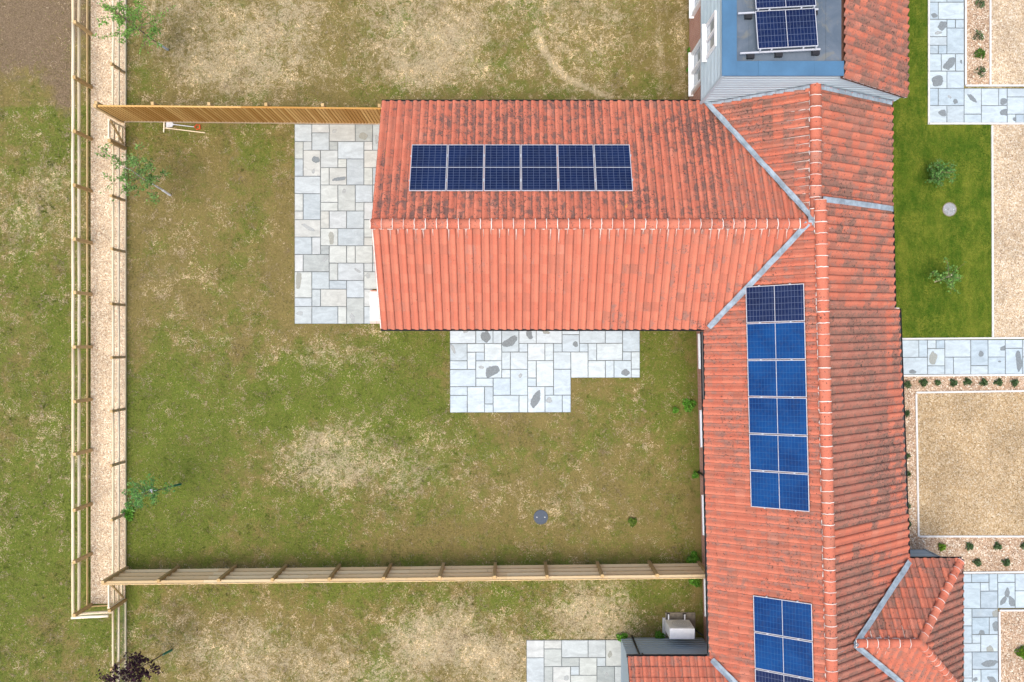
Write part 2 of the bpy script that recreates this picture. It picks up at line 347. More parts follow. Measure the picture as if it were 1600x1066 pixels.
# ------------------------------------------------------------------ ground sheet
# (photo-read patches: centre, radii, dry, green, soil; fence shade is painted in through these too)
PATCH = [
 (560, 560, 130, 40, .26, 0, 0), (470, 545, 60, 25, .20, 0, 0), (560, 745, 130, 80, .24, -.1, 0), (500, 700, 60, 50, .2, 0, 0), (330, 525, 40, 20, .2, 0, 0),
 (540, 615, 130, 45, -.12, .6, 0), (470, 575, 60, 30, .1, .3, 0), (700, 640, 70, 40, 0, .25, 0), (250, 700, 60, 130, -.1, .30, 0), (245, 800, 50, 60, 0, .2, 0), (690, 545, 55, 25, -.2, .35, 0), (620, 700, 60, 60, 0, .15, 0), (640, 800, 60, 30, 0, .1, 0),
 (300, 470, 70, 50, 0, -.25, .10), (430, 420, 30, 90, 0, -.3, .18), (447, 330, 16, 180, 0, -.3, .25), (945, 600, 90, 14, 0, -.3, .34), (795, 657, 110, 16, 0, -.35, .40), (895, 625, 18, 30, 0, -.3, .3), (697, 580, 10, 70, 0, -.2, .2), (520, 515, 80, 8, 0, -.2, .3),
 (1040, 560, 50, 60, -.1, .15, 0), (900, 760, 150, 50, .15, -.15, 0), (330, 640, 50, 60, .12, 0, 0), (850, 800, 50, 30, .2, -.1, 0), (1000, 700, 60, 40, .15, -.1, 0), (740, 850, 250, 25, -.15, -.1, .1), (330, 250, 120, 60, -.15, .0, 0), (330, 350, 130, 150, 0, -.28, .06), (800, 740, 140, 90, .05, -.22, .04), (1000, 820, 90, 60, 0, -.15, .04), (250, 620, 60, 50, 0, .25, 0), (250, 560, 50, 30, .1, 0, 0), (215, 530, 10, 330, -.1, -.2, .2),  # strips beside the lower fence and path fence: fence shade painted as soil
 (620, 70, 360, 110, .16, -.1, 0), (300, 100, 80, 60, .15, 0, 0), (1000, 100, 90, 70, -.08, .1, 0), (230, 110, 40, 40, -.15, .15, 0), (1032, 90, 7, 80, .3, -.2, 0), (1066, 90, 7, 80, .3, -.2, 0), (500, 150, 400, 20, -.2, .1, 0), (900, 60, 70, 60, .1, 0, 0),
 (330, 1000, 130, 60, .20, 0, 0), (620, 1020, 260, 60, .20, -.1, 0), (930, 955, 70, 40, .22, -.1, 0), (500, 930, 350, 22, -.12, .3, 0), (1040, 930, 50, 25, -.1, .25, 0), (770, 1030, 60, 40, .2, -.1, 0),
 (70, 50, 80, 80, -.1, -.2, .75), (100, 140, 28, 50, -.1, -.2, .6), (0, 60, 60, 70, -.1, .0, .6), (60, -60, 120, 90, -.1, 0, .7), (60, 230, 80, 70, .12, -.05, .05), (80, 330, 60, 80, .12, -.05, 0), (50, 830, 90, 200, -.05, .18, 0), (60, 500, 60, 130, -.02, .1, 0), (90, 860, 30, 60, .15, -.1, .05), (150, 1000, 20, 70, 0, .15, .1)]
def zones(x, y):
    px = 800 + x * 45; py = 533 - y * 45
    wx = (fbm(x, y, 0.5, 3, 11) - .5) * 70; wy = (fbm(x, y, 0.5, 3, 29) - .5) * 70
    f1 = fbm(x, y, 0.35, 4, 2) - .5; f2 = fbm(x, y, 0.45, 4, 40) - .5
    north = py < 165; south = (py > 885) & (px > 195); field = px < 140
    d = np.where(north, .50, np.where(south, .48, np.where(field, .34, .26))) + f1 * .7
    g = np.where(north, .30, np.where(south, .42, np.where(field, .66, .55))) + f2 * .9
    s = np.zeros_like(x)
    for cx, cy, rx, ry, a, b, c in PATCH:
        wgt = np.exp(-(((px + wx * min(1, rx / 60) - cx) / rx) ** 2 + ((py + wy * min(1, ry / 60) - cy) / ry) ** 2))
        d = d + a * wgt; g = g + b * wgt; s = s + c * wgt
    tr = [(838, 48), (852, 82), (868, 104), (882, 120), (905, 131), (930, 142), (955, 152)]
    dm = np.full_like(x, 1e9)
    for (ax, ay), (bx, by) in zip(tr[:-1], tr[1:]):
        t = np.clip(((px - ax) * (bx - ax) + (py - ay) * (by - ay)) / ((bx - ax) ** 2 + (by - ay) ** 2), 0, 1)
        dm = np.minimum(dm, np.hypot(px - ax - t * (bx - ax), py - ay - t * (by - ay)))
    d = d + .6 * np.exp(-(dm / 4.0) ** 2)
    return np.clip(d, 0, 1), np.clip(g, 0, 1), np.clip(s, 0, 1)
def setcol(me, name, cols, domain='POINT'):
    at = me.color_attributes.new(name, 'FLOAT_COLOR', domain)
    a = np.ones((len(cols), 4), np.float32); a[:, :3] = cols; at.data.foreach_set('color', a.ravel())
def ground():
    far = np.array([-600, -200, -80, -40, -27])
    xs = np.concatenate([far, np.arange(-19.5, 19.6, 0.11), -far[::-1]]); ys = np.concatenate([far, np.arange(-14, 14.01, 0.11), -far[::-1]])
    X, Y = np.meshgrid(xs, ys); x = X.ravel(); y = Y.ravel(); nx, ny = len(xs), len(ys)
    inner = (np.abs(x) < 20) & (np.abs(y) < 14.5)
    z = np.where(inner, -0.012 + (fbm(x, y, 1.3, 4, 5) - .5) * 0.020, -0.02)
    vs = np.stack([x, y, z], 1)
    i = np.arange(nx - 1); j = np.arange(ny - 1); I, J = np.meshgrid(i, j); a = (J * nx + I).ravel()
    fs = np.stack([a, a + 1, a + 1 + nx, a + nx], 1)
    me = bpy.data.meshes.new('ground'); me.from_pydata(vs, [], fs.tolist()); me.update()
    d, g, s = zones(x, y); setcol(me, 'zone', np.stack([d, g, s], 1))
    me.polygons.foreach_set('use_smooth', [True] * len(me.polygons))
    o = link('ground', me, 'ground'); tag(o, kind='structure')
ground()
def sheet(name, poly, z, mat, kind='structure'):
    o = mesh(name, [(x, y, z) for x, y in poly], [list(range(len(poly)))], mat)
    return tag(o, kind=kind)
def gp(*pts): return [G(*p) for p in pts]
XW, XE = -14.62, -13.42          # gravel path between the two post-and-rail fences
GRAVEL_S = -9.12
p_ = sheet('gravel_path', [(XW, GRAVEL_S), (XE, GRAVEL_S), (XE, 26), (XW, 26)], 0.012, 'gravel_pink')
sheet('lawn', gp((1385, 530), (1549, 530), (1549, 195), (1452, 195), (1452, -500), (1385, -500)), 0.012, 'lawn')
sheet('drive', gp((1549, 529), (2400, 529), (2400, 194), (1549, 194)), 0.012, 'gravel_gold')
sheet('drive', gp((1547, 135), (2400, 135), (2400, -500), (1547, -500)), 0.012, 'gravel_gold')
sheet('planting_bed', gp((1508, 134), (1546, 134), (1546, -500), (1508, -500)), 0.014, 'bark_chip')
sheet('planting_bed', gp((1395, 586), (2400, 583), (2400, 900), (1395, 900)), 0.010, 'bark_chip')
sheet('gravel_court', gp((1431, 614), (2400, 610), (2400, 834), (1434, 838)), 0.016, 'gravel_brown')
sheet('planting_bed', gp((1560, 953), (2400, 953), (2400, 1400), (1560, 1400)), 0.010, 'bark_chip')

# ------------------------------------------------------------------ paved areas, every slab a piece
def hattr(me, vals, name='hgt', dom='POINT'):
    a = me.attributes.new(name, 'FLOAT', dom); a.data.foreach_set('value', np.array(vals, np.float32))
def blob(cx, cy, rx, ry, rot, seed, n=48):
    r = random.Random(seed); ph = [r.uniform(0, 6.28) for _ in range(4)]; am = [r.uniform(.03, .13) / (1 + .4 * q) for q in range(4)]
    out = []
    for i in range(n):
        a = 2 * math.pi * i / n; m = 1 + sum(am[q] * math.sin((q + 2) * a + ph[q]) for q in range(4))
        x = rx * m * math.cos(a); y = ry * m * math.sin(a)
        out.append((cx + x * math.cos(rot) - y * math.sin(rot), cy + x * math.sin(rot) + y * math.cos(rot)))
    return out
_sm = {}
def slab_mesh(w, h, mat, var):
    key = (round(w, 2), round(h, 2), mat, var)
    if key not in _sm:
        r = random.Random(str(key)); j = lambda: r.uniform(-.003, .003)
        b = 0.006; x, y = w / 2, h / 2
        lo = [(-x + j(), -y + j(), 0), (x + j(), -y + j(), 0), (x + j(), y + j(), 0), (-x + j(), y + j(), 0)]
        mi = [(p[0], p[1], 0.024) for p in lo]; hi = [(p[0] - math.copysign(b, p[0]), p[1] - math.copysign(b, p[1]), 0.03 + j() * .3) for p in lo]
        me = bpy.data.meshes.new('paving_slab')
        fs = [[8, 9, 10, 11]] + [[i, (i + 1) % 4, 4 + (i + 1) % 4, 4 + i] for i in range(4)] + [[4 + i, 4 + (i + 1) % 4, 8 + (i + 1) % 4, 8 + i] for i in range(4)]
        me.from_pydata(lo + mi + hi, [], fs); me.materials.append(M[mat]); _sm[key] = me
    return _sm[key]
def paving(name, x0, y0, mod, slabs, mat, rot=0.0, damp=(), base=None, gap=0.024):
    """slabs: (col,row,cols,rows) in modules from the top left corner (x0,y0 photo px on the ground)"""
    ox, oy = G(x0, y0); m = mod / 45.0; ca, sa = math.cos(rot), math.sin(rot)
    wp = lambda c, r: (ox + (c * ca + r * sa) * m, oy + (c * sa - r * ca) * m)
    mb = MB(); made = []
    root = None
    for i, (c, r, w, h) in enumerate(slabs):
        q = [wp(c, r + h), wp(c + w, r + h), wp(c + w, r), wp(c, r)]
        mb.add([(a, b, 0.018) for a, b in q], [[0, 1, 2, 3]])
    root = mb.build(name, 'joint'); tag(root, kind='structure')
    for i, (c, r, w, h) in enumerate(slabs):
        cx, cy = wp(c + w / 2, r + h / 2)
        me = slab_mesh(w * m - gap, h * m - gap, mat, random.randrange(3))
        o = link('paving_slab', me, None, root, (cx, cy, random.uniform(-.002, .002)), (random.uniform(-.0015, .0015), random.uniform(-.0015, .0015), rot))
        made.append((o, cx, cy, w * m / 2 - .012, h * m / 2 - .012))
    for i, (px, py, rx, ry, an, mt) in enumerate(damp):
        bx, by = G(px, py)
        for o, cx, cy, hw, hh in made:
            if abs(bx - cx) <= hw + .01 and abs(by - cy) <= hh + .01:
                pts = [(min(max(x, cx - hw), cx + hw), min(max(y, cy - hh), cy + hh)) for x, y in blob(bx, by, rx / 45, ry / 45, -R(an), i * 7 + int(px))]
                me = bpy.data.meshes.new('damp_patch'); loc = origin(o)
                N_ = len(pts); inn = [(bx + (x - bx) * .72, by + (y - by) * .72) for x, y in pts]
                me.from_pydata([(x - cx, y - cy, 0.0335) for x, y in pts + inn], [], [[i_, (i_ + 1) % N_, N_ + (i_ + 1) % N_, N_ + i_] for i_ in range(N_)] + [list(range(N_, 2 * N_))])
                hattr(me, [0.0] * N_ + [0.45] * N_)
                link('damp_patch', me, {'g': 'damp_grey', 'o': 'damp_olive', 'p': 'damp_pale'}[mt], o)
                break
    return root
WP = [(0,0,2,2),(2,0,2,1),(2,1,2,2),(4,0,3,2),(7,0,2,2),(9,0,1,3),(0,2,1,2),(1,2,1,1),(1,3,2,3),(4,2,1,1),(5,2,3,2),(8,2,1,1),(8,3,2,2),(0,4,1,2),(3,3,2,2),(5,4,1,1),(6,4,2,3),(8,5,1,2),(9,5,1,2),
 (0,6,3,2),(3,5,1,2),(4,5,2,2),(3,7,2,2),(5,7,2,3),(7,7,2,2),(9,7,1,2),(0,8,1,2),(1,8,2,3),(3,9,2,1),(7,9,1,1),(8,9,2,2),(0,10,1,1),(3,10,1,2),(4,10,2,2),(6,10,2,2),(8,11,2,2),(0,11,3,2),
 (3,12,2,2),(5,12,3,2),(8,13,2,1),(0,13,2,2),(2,13,1,2),(3,14,1,1),(4,14,2,2),(6,14,1,2),(7,14,2,2),(9,14,1,2),(0,15,1,2),(1,15,3,2),(4,16,1,2),(5,16,3,2),(8,16,1,1),(9,16,1,1),
 (0,17,2,3),(2,17,2,2),(4,18,2,1),(6,18,2,2),(8,17,2,2),(2,19,1,2),(3,19,3,2),(8,19,1,2),(0,20,2,1),(6,20,2,3),(0,21,2,2),(2,21,3,2),(5,21,1,2),(8,21,1,2)] + [(10, r, 1.2, 3) for r in range(0, 18, 3)]
paving('patio', 460.5, 194.5, 13.55, WP, 'slab_warm', 0, [(568,213,7,6,20,'o'),(523,205,4,3,0,'p'),(531,280,11,3.5,-8,'d' and 'g'),(494,250,6,6,30,'g'),(490,268,3,4,0,'p'),(482,356,13,3,30,'p'),(518,372,5,10,-5,'o'),(508,406,5,2.6,-25,'p'),(559,423,6,2.4,32,'p'),(467,438,5,14,0,'o'),(469,490,5,4,0,'p'),(551,497,4,7,-20,'p'),(575,431,5,4,0,'p'),(538,299,3,4,0,'p'),(589,218,3,8,0,'p')])
SP = [(0,0,3,2),(3,0,2,2),(5,0,1,2),(6,0,2,3),(8,0,2,2),(10,0,3,2),(13,0,2,1),(15,0,3,2),(18,0,2,2),(20,0,2,3),(13,1,2,2),(0,2,2,2),(2,2,2,1),(4,2,2,2),(8,2,1,1),(9,2,2,2),(11,2,1,2),(12,2,1,1),(15,2,1,1),(16,2,1,2),(17,2,3,2),
 (2,3,1,2),(3,3,1,1),(6,3,1,2),(7,3,2,2),(12,3,2,2),(14,3,2,3),(20,3,1,1),(21,3,1,2),(0,4,2,1),(3,4,3,2),(9,4,1,2),(10,4,2,3),(16,4,2,2),(18,4,1,2),(19,4,2,2),(21,5,1,1),(0,5,3,2),(6,5,1,1),(7,5,2,3),(12,5,2,3),
 (3,6,2,1),(5,6,2,2),(9,6,1,1),(0,7,2,1),(2,7,2,3),(4,7,1,2),(9,7,2,3),(11,7,1,1),(0,8,2,2),(5,8,3,2),(8,8,1,2),(11,8,2,2),(13,8,1,2),(4,9,1,1)] + [(c, -1, 2, 1) for c in range(0, 22, 2)]
paving('patio', 703, 510, 13.48, SP, 'slab_cool', 0.002, [(728,515,5,6,0,'p'),(759,526,7,10,0,'g'),(797,534,13,7,-25,'g'),(827,522,5,9,-15,'g'),(853,519,7,3,12,'o'),(769,580,13,8,-32,'g'),(752,574,4,3,0,'p'),(837,624,6,16,22,'g'),(858,625,5,5,-30,'p'),(977,582,6,6,0,'g'),(899,538,4,5,0,'g'),(925,513,10,5,0,'o'),(813,587,3,4,0,'p'),(708,545,3,9,-25,'p')])
PA = [(0,0,1,2),(1,0,3,2),(0,2,2,2),(2,2,1,1),(3,2,1,1),(2,3,2,3),(0,4,2,1),(0,5,1,1),(1,5,1,1),(0,6,1.35,2),(1.35,6,1.65,2),(3,6,1,2),(0,8,2,2),(2,8,2,2),(0,10,1,2),(1,10,3,2),(0,12,2,2),(2,12,2,2),(4,10,2,3),(4,13,2,1),(6,10,2,2),(8,10,1,2),(6,12,3,2),(9,10,3,1),(9,11,2,2),(9,13,1,1),(10,13,1,1),(11,11,1,3),(12,10,2,2),(12,12,2,2),(14,10,3,2),(14,12,2,2),(16,12,1,2),(0,-2,2,2),(2,-2,2,2),(0,-4,3,2),(3,-4,1,2)]
paving('garden_path', 1452, 4, 13.45, PA, 'slab_grey', 0, [(1459,25,5,4,0,'g'),(1472,41,8,7,-20,'g'),(1465,52,6,3,0,'p'),(1483,100,7,12,35,'g'),(1464,127,10,9,-20,'g'),(1492,159,4,4,0,'g'),(1483,152,4,2,40,'p'),(1518,154,10,3.5,42,'g'),(1567,159,6,5,0,'g'),(1569,176,7,6,0,'g'),(1472,177,6,6,0,'g'),(1585,187,4,3,0,'g'),(1501,97,2,3,0,'g')])
PB = [(0,0,2,2),(2,0,1,2),(3,0,1,1),(4,0,1,1),(0,2,3,2),(3,1,2,2),(3,3,2,1),(5,0,3,2),(5,2,1,2),(6,2,2,2),(8,0,2,3),(8,3,2,1),(10,0,2,2),(10,2,2,2),(12,0,2,1),(12,1,2,3),(14,0,2,2),(14,2,1,2),(15,2,1,2),(16,0,3,2),(16,2,2,2),(18,2,1,2),(-1,0,1,2),(-1,2,1,2)]
paving('garden_path', 1408, 531.5, 13.5, PB, 'slab_grey', 0.004, [(1425,581,5,4,0,'g'),(1457,560,6,12,8,'o'),(1532,553,4,5,0,'g'),(1568,544,7,4,-20,'g'),(1591,564,5,17,-6,'g'),(1597,538,4,5,0,'g'),(1516,543,3,1.6,0,'g'),(1561,565,2.5,1.6,0,'g')])
PC = [(0,0,1,1),(1,0,2,1),(3,0,1,2),(4,0,2,1),(0,1,2,3),(2,1,1,1),(2,2,2,2),(4,1,2,3),(6,0,2,2),(6,2,3,2),(8,0,1,2),(9,0,3,2),(9,2,3,2),(0,4,1,2),(1,4,3,1),(1,5,2,2),(3,5,1,2),(0,6,1,2),(1,7,1,1),(2,7,2,2),(0,8,2,1),(0,9,1,3),(1,9,3,2),(1,11,1,2),(2,11,2,2),(0,12,1,2),(1,13,3,2),(0,14,1,1),(0,15,2,2),(2,15,2,2),(-1,0,1,2),(-1,2,1,2)]
paving('garden_path', 1504, 896.5, 13.55, PC, 'slab_grey', 0.006, [(1567,938,4,8,35,'g'),(1580,940,5,9,-25,'g'),(1573,926,4,8,0,'g'),(1555,960,6,8,0,'o'),(1555,978,5,9,0,'g'),(1533,989,5,5,0,'g'),(1546,1016,6,8,0,'o'),(1545,1036,14,5,-4,'g'),(1523,1061,4,3.4,0,'g'),(1549,1062,8,5,35,'g')])
PD = [(0,0,2,2),(2,0,2,1),(2,1,2,2),(4,0,3,2),(7,0,2,2),(9,0,2,3),(0,2,2,3),(4,2,2,1),(6,2,2,2),(8,2,1,1),(2,3,1,2),(3,3,2,2),(5,3,1,1),(8,3,2,2),(10,3,1,2),(5,4,3,1),(0,5,3,2),(3,5,2,2),(5,5,3,2),(8,5,3,2),(0,7,2,2),(2,7,3,2),(5,7,2,2),(7,7,2,2),(9,7,2,2)]
paving('patio', 822.5, 1000, 13.75, PD, 'slab_warm', 0.003, [(953,1022,3.5,6,10,'o'),(948,1054,4,4,0,'p'),(885,1059,5,4,0,'p')])

kset = bpy.data.objects.new('kerb_edging', None); COL.objects.link(kset); tag(kset, kind='structure')
def kerb(x0, y0, x1, y1, w=0.060, z=0.05):
    (ax, ay), (bx, by) = G(x0, y0), G(x1, y1); L = math.hypot(bx - ax, by - ay); n = max(1, round(L / 0.91))
    for i in range(n):
        a = Vector((ax, ay, z / 2)).lerp(Vector((bx, by, z / 2)), i / n); b = Vector((ax, ay, z / 2)).lerp(Vector((bx, by, z / 2)), (i + 1) / n)
        d = (b - a).normalized() * 0.003
        MB().beam(a + d, b - d, w, z).build('kerb_stone', 'kerb', kset)
for a in [(1450.5, -300, 1450.5, 195), (1450.5, 193.6, 1640, 193.6), (1508, -300, 1508, 134), (1508, 134.3, 1640, 134.3), (1546.5, -300, 1546.5, 132.5), (1549.3, 197, 1550.5, 527), (1406, 529.7, 1660, 527.8), (1407, 587.2, 1660, 585.5),
          (1430.5, 613.5, 1660, 610), (1430.8, 616, 1434.5, 838), (1436, 838, 1660, 838), (1503, 894.5, 1660, 893), (1561, 953.5, 1660, 953), (1560.5, 955.5, 1562, 1140)]:
    kerb(*a)
(ax, ay), (bx, by) = G(976, 998), G(977, 1160)
MB().beam((ax + .04, ay, .02), (bx + .04, by, .02), 0.20, 0.04).build('kerb_stone', 'kerb', kset)

# ------------------------------------------------------------------ roofs
class Plane:
    """roof plane through point A, rising by k per metre along the plan direction up"""
    def __init__(s, A, up, k): s.A = Vector(A); s.up = Vector((up[0], up[1])).normalized(); s.k = k
    def z(s, x, y): return s.A.z + s.k * ((x - s.A.x) * s.up.x + (y - s.A.y) * s.up.y)
    def pt(s, x, y, off=0.0): return Vector((x, y, s.z(x, y))) + s.normal() * off
    def normal(s): return Vector((-s.k * s.up.x, -s.k * s.up.y, 1)).normalized()
    def frame(s):
        e = Vector((s.up.y, -s.up.x, 0)); u = Vector((s.up.x, s.up.y, s.k)).normalized(); return e, u, s.normal()
def meet(p, q, r):
    """point where three planes meet (r may be a Plane or a vertical line ('x',v)/('y',v))"""
    rows, rhs = [], []
    for a in (p, q, r):
        if isinstance(a, Plane): rows.append([-a.k * a.up.x, -a.k * a.up.y, 1]); rhs.append(a.A.z - a.k * (a.A.x * a.up.x + a.A.y * a.up.y))
        elif a[0] == 'x': rows.append([1, 0, 0]); rhs.append(a[1])
        elif a[0] == 'y': rows.append([0, 1, 0]); rhs.append(a[1])
        elif a[0] == 'z': rows.append([0, 0, 1]); rhs.append(a[1])
    return Vector(np.linalg.solve(np.array(rows, float), np.array(rhs, float)))
TW, TH = 0.250, 0.315
PROF = [(0.0, -.004), (.12, -.008), (.26, -.002), (.38, .014), (.50, .034), (.62, .050), (.74, .056), (.85, .048), (.94, .024), (1.0, -.016)]
def tile_geo():
    vs, fs, hg = [], [], []
    n = len(PROF); L = TH + 0.05
    for t, lift in ((0.0, .026), (L, -.004)):
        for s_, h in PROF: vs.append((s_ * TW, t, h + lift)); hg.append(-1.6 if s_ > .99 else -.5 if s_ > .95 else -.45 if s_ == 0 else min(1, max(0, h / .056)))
    for s_, h in PROF: vs.append((s_ * TW, 0.002, h + .026 - .024)); hg.append(0.0)
    for i in range(n - 1):
        fs.append([i, i + 1, n + i + 1, n + i]); fs.append([2 * n + i, 2 * n + i + 1, i + 1, i])
    fs.append([n - 1, 2 * n + n - 1, 2 * n - 1])
    return vs, fs, hg
TV, TF, THG = tile_geo()
_tiles = {}
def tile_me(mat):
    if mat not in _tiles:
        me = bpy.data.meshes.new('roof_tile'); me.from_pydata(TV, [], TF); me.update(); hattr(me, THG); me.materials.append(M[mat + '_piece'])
        _tiles[mat] = me
    return _tiles[mat]
class Roof:
    """collects the slopes of one house; the 300 tiles nearest the drone become single pieces"""
    def __init__(s, house): s.house = house; s.full = []; s.slopes = []
    def slope(s, plane, poly, mat, matfn=None, deck=0.035):
        e, u, n = plane.frame()
        pts = [plane.pt(x, y) for x, y in poly]; o0 = pts[0]
        st = [((p - o0).dot(e), (p - o0).dot(u)) for p in pts]
        ar = sum(st[i][0] * st[(i + 1) % len(st)][1] - st[(i + 1) % len(st)][0] * st[i][1] for i in range(len(st)))
        if ar < 0: st = st[::-1]
        d = mesh('roof', [p - n * deck for p in pts] + [p - n * (deck + .06) for p in pts],
                 [list(range(len(pts))), list(range(len(pts), 2 * len(pts)))[::-1]] + [[i, (i + 1) % len(pts), len(pts) + (i + 1) % len(pts), len(pts) + i] for i in range(len(pts))], 'deck', s.house)
        smin = min(a for a, b in st); smax = max(a for a, b in st); tmin = min(b for a, b in st); tmax = max(b for a, b in st)
        edges = []
        for i in range(len(st)):
            a, b = Vector(st[i]), Vector(st[(i + 1) % len(st)]); dv = (b - a).normalized(); edges.append((a, Vector((-dv.y, dv.x))))
        rec = dict(plane=plane, o0=o0, e=e, u=u, n=n, deck=d, mat=mat, cut=[])
        s.slopes.append(rec)
        rot = Matrix((e, u, n)).transposed()
        nr = int((tmax - tmin) / TH) + 1; nc = int((smax - smin) / TW) + 2
        for j in range(nr):
            t0 = tmin - 0.035 + j * TH
            for i in range(nc):
                s0 = smin - 0.01 + i * TW
                cs = [(s0, t0 + .036), (s0 + TW, t0 + .036), (s0 + TW, t0 + TH), (s0, t0 + TH)]
                ds = [[(Vector(c) - a).dot(nn) for c in cs] for a, nn in edges]
                if any(max(x) < 0.01 for x in ds): continue
                loc = o0 + e * s0 + u * t0 + n * random.uniform(-.003, .004)
                rz = random.uniform(-.008, .008)
                mt = matfn(loc) if matfn else mat
                if all(min(x) > -0.03 for x in ds): s.full.append((rec, loc, rz, mt, rot))
                else: rec['cut'].append((s0, t0, mt, [(a, nn) for (a, nn), x in zip(edges, ds) if min(x) < -0.03]))
    def finish(s, limit=300):
        camp = Vector((0, 0, H))
        vis = lambda q: abs(q[1].x) * F / (H - q[1].z) < 830 and abs(q[1].y) * F / (H - q[1].z) < 560
        s.full.sort(key=lambda q: (not vis(q), (q[1] - camp).length))
        for rec, loc, rz, mt, rot in s.full[:limit]:
            o = link('roof_tile', tile_me(mt), None, rec['deck']); o.location = loc - origin(rec['deck'])
            o.rotation_euler = (rot @ Matrix.Rotation(rz, 3, 'Z')).to_euler()
        for rec in s.slopes:
            groups = {}
            for q in s.full[limit:]:
                if q[0] is rec:
                    g = groups.setdefault(q[3], ([], [], [], [])); base = len(g[0]); mm = q[4] @ Matrix.Rotation(q[2], 3, 'Z')
                    g[0].extend(mm @ Vector(v) + q[1] for v in TV); g[1].extend([x + base for x in f] for f in TF); g[2].extend(THG); g[3].extend([random.random()] * len(TF))
            rot = Matrix((rec['e'], rec['u'], rec['n'])).transposed()
            for s0, t0, mt, cuts in rec['cut']:
                bm = bmesh.new(); lay = bm.verts.layers.float.new('hgt')
                bv = [bm.verts.new((v[0] + s0, v[1] + t0, v[2])) for v in TV]
                for v, h in zip(bv, THG): v[lay] = h
                for f in TF: bm.faces.new([bv[i] for i in f])
                for a, nn in cuts:
                    bmesh.ops.bisect_plane(bm, geom=bm.verts[:] + bm.edges[:] + bm.faces[:], plane_co=(a.x, a.y, 0), plane_no=(nn.x, nn.y, 0), clear_inner=True)
                if bm.faces:
                    g = groups.setdefault(mt, ([], [], [], [])); base = len(g[0]); bm.verts.index_update()
                    g[0].extend(rot @ v.co + rec['o0'] for v in bm.verts); g[2].extend(v[lay] for v in bm.verts)
                    g[1].extend([v.index + base for v in f.verts] for f in bm.faces); g[3].extend([random.random()] * len(bm.faces))
                bm.free()
            for mt, g in groups.items():
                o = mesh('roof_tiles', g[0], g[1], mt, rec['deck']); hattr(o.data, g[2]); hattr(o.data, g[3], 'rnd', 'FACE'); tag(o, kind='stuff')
_ridge = {}
def ridge_me(mat, L, rad):
    key = (mat, round(L, 3), rad)
    if key not in _ridge:
        vs, fs, n = [], [], 9
        for t, rr in ((0.006, rad * 1.04), (L * 0.5, rad), (L + .02, rad * 0.97)):
            for i in range(n):
                a = math.pi * (i / (n - 1)) * 1.16 - 0.08 * math.pi; vs.append((rr * math.cos(a), t, rr * math.sin(a) * .72))
        for k_ in range(2):
            for i in range(n - 1): fs.append([k_ * n + i, k_ * n + i + 1, (k_ + 1) * n + i + 1, (k_ + 1) * n + i])
        fs.append(list(range(n)))
        me = bpy.data.meshes.new('ridge_tile'); me.from_pydata(vs, [], fs); me.update(); hattr(me, [1.0] * len(vs)); me.materials.append(M[mat + '_piece'])
        me.polygons.foreach_set('use_smooth', [True] * (len(fs) - 1) + [False])
        _ridge[key] = me
    return _ridge[key]
def ridge(house, a, b, mat='clay_clean', rad=0.135, sides=(), lift=0.0):
    """half-round tiles bedded along a-b; sides = list of planes to run white mortar fillets down"""
    a, b = Vector(a) + V(0, 0, lift), Vector(b) + V(0, 0, lift); d = (b - a); L = d.length; d.normalize(); n = max(1, round(L / 0.325)); l = L / n
    x = d.cross(V(0, 0, 1)).normalized(); z = x.cross(d).normalized(); rot = Matrix((x, d, z)).transposed().to_euler()
    me = ridge_me(mat, l, rad); mb = MB()
    for i in range(n):
        o = link('ridge_tile', me, None, house); o.location = a + d * (i * l) - origin(house); o.rotation_euler = rot
        # mortar at the joint: a thin raised half ring
        c = a + d * (i * l + .004); N = 9; wv = random.uniform(.006, .014); rr = rad * 1.075
        vs = []
        for q in range(N):
            an = math.pi * q / (N - 1) * 1.1 - .05 * math.pi; p = x * (rr * math.cos(an)) + z * (rr * .72 * math.sin(an)); j = random.uniform(-.008, .008)
            vs += [c + p + d * (j - wv), c + p + d * (j + wv)]
        mb.add(vs, [[2 * q, 2 * q + 1, 2 * q + 3, 2 * q + 2] for q in range(N - 1)])
    for pl, dens, lm in [(q + (1.0,))[:3] for q in sides]:
        e, u, nn = pl.frame(); off = a - pl.pt(a.x, a.y)
        sgn = 1 if x.dot(-u) > 0 else -1
        step = TW / max(0.3, abs(d.dot(e))); m = int((L - .7) / step)
        for i in range(m):
            q = a + d * (.45 + (i + random.uniform(.35, .5)) * step); q = pl.pt(q.x, q.y)
            if random.random() > dens: continue
            ln_ = lm * random.choice([.20, .26, .32, .40]) * random.uniform(.8, 1.15); w0 = random.uniform(.010, .022)
            st = q - u * (rad * .95)
            vs = []
            for t in (0, .35, .75, 1.0):
                w = w0 * (1 - t * .72); c = st - u * ln_ * t + e * random.uniform(-.012, .012) * t
                vs += [c - e * w + nn * .020, c + nn * (.043), c + e * w + nn * .020]
            mb.add(vs, [[3 * k_ + i_, 3 * k_ + i_ + 1, 3 * k_ + i_ + 4, 3 * k_ + i_ + 3] for k_ in range(3) for i_ in range(2)])
        # bedding mortar along the ridge edge
        xs = (x if x.dot(-u) > 0 else -x)
        M_ = int(L / .1); vs = []
        for i in range(M_ + 1):
            q = a + d * (L * i / M_); w = random.uniform(-.03, .016)
            hh = pl.z(q.x, q.y)
            p0 = pl.pt(q.x, q.y) - u * (rad * .80) + nn * .058; p1 = pl.pt(q.x, q.y) - u * (rad * 1.0 + w) + nn * .046
            vs += [p0, p1]
        mb.add(vs, [[2 * i, 2 * i + 1, 2 * i + 3, 2 * i + 2] for i in range(M_)])
    o = mb.build('ridge_mortar', 'mortar', house); tag(o, kind='stuff')
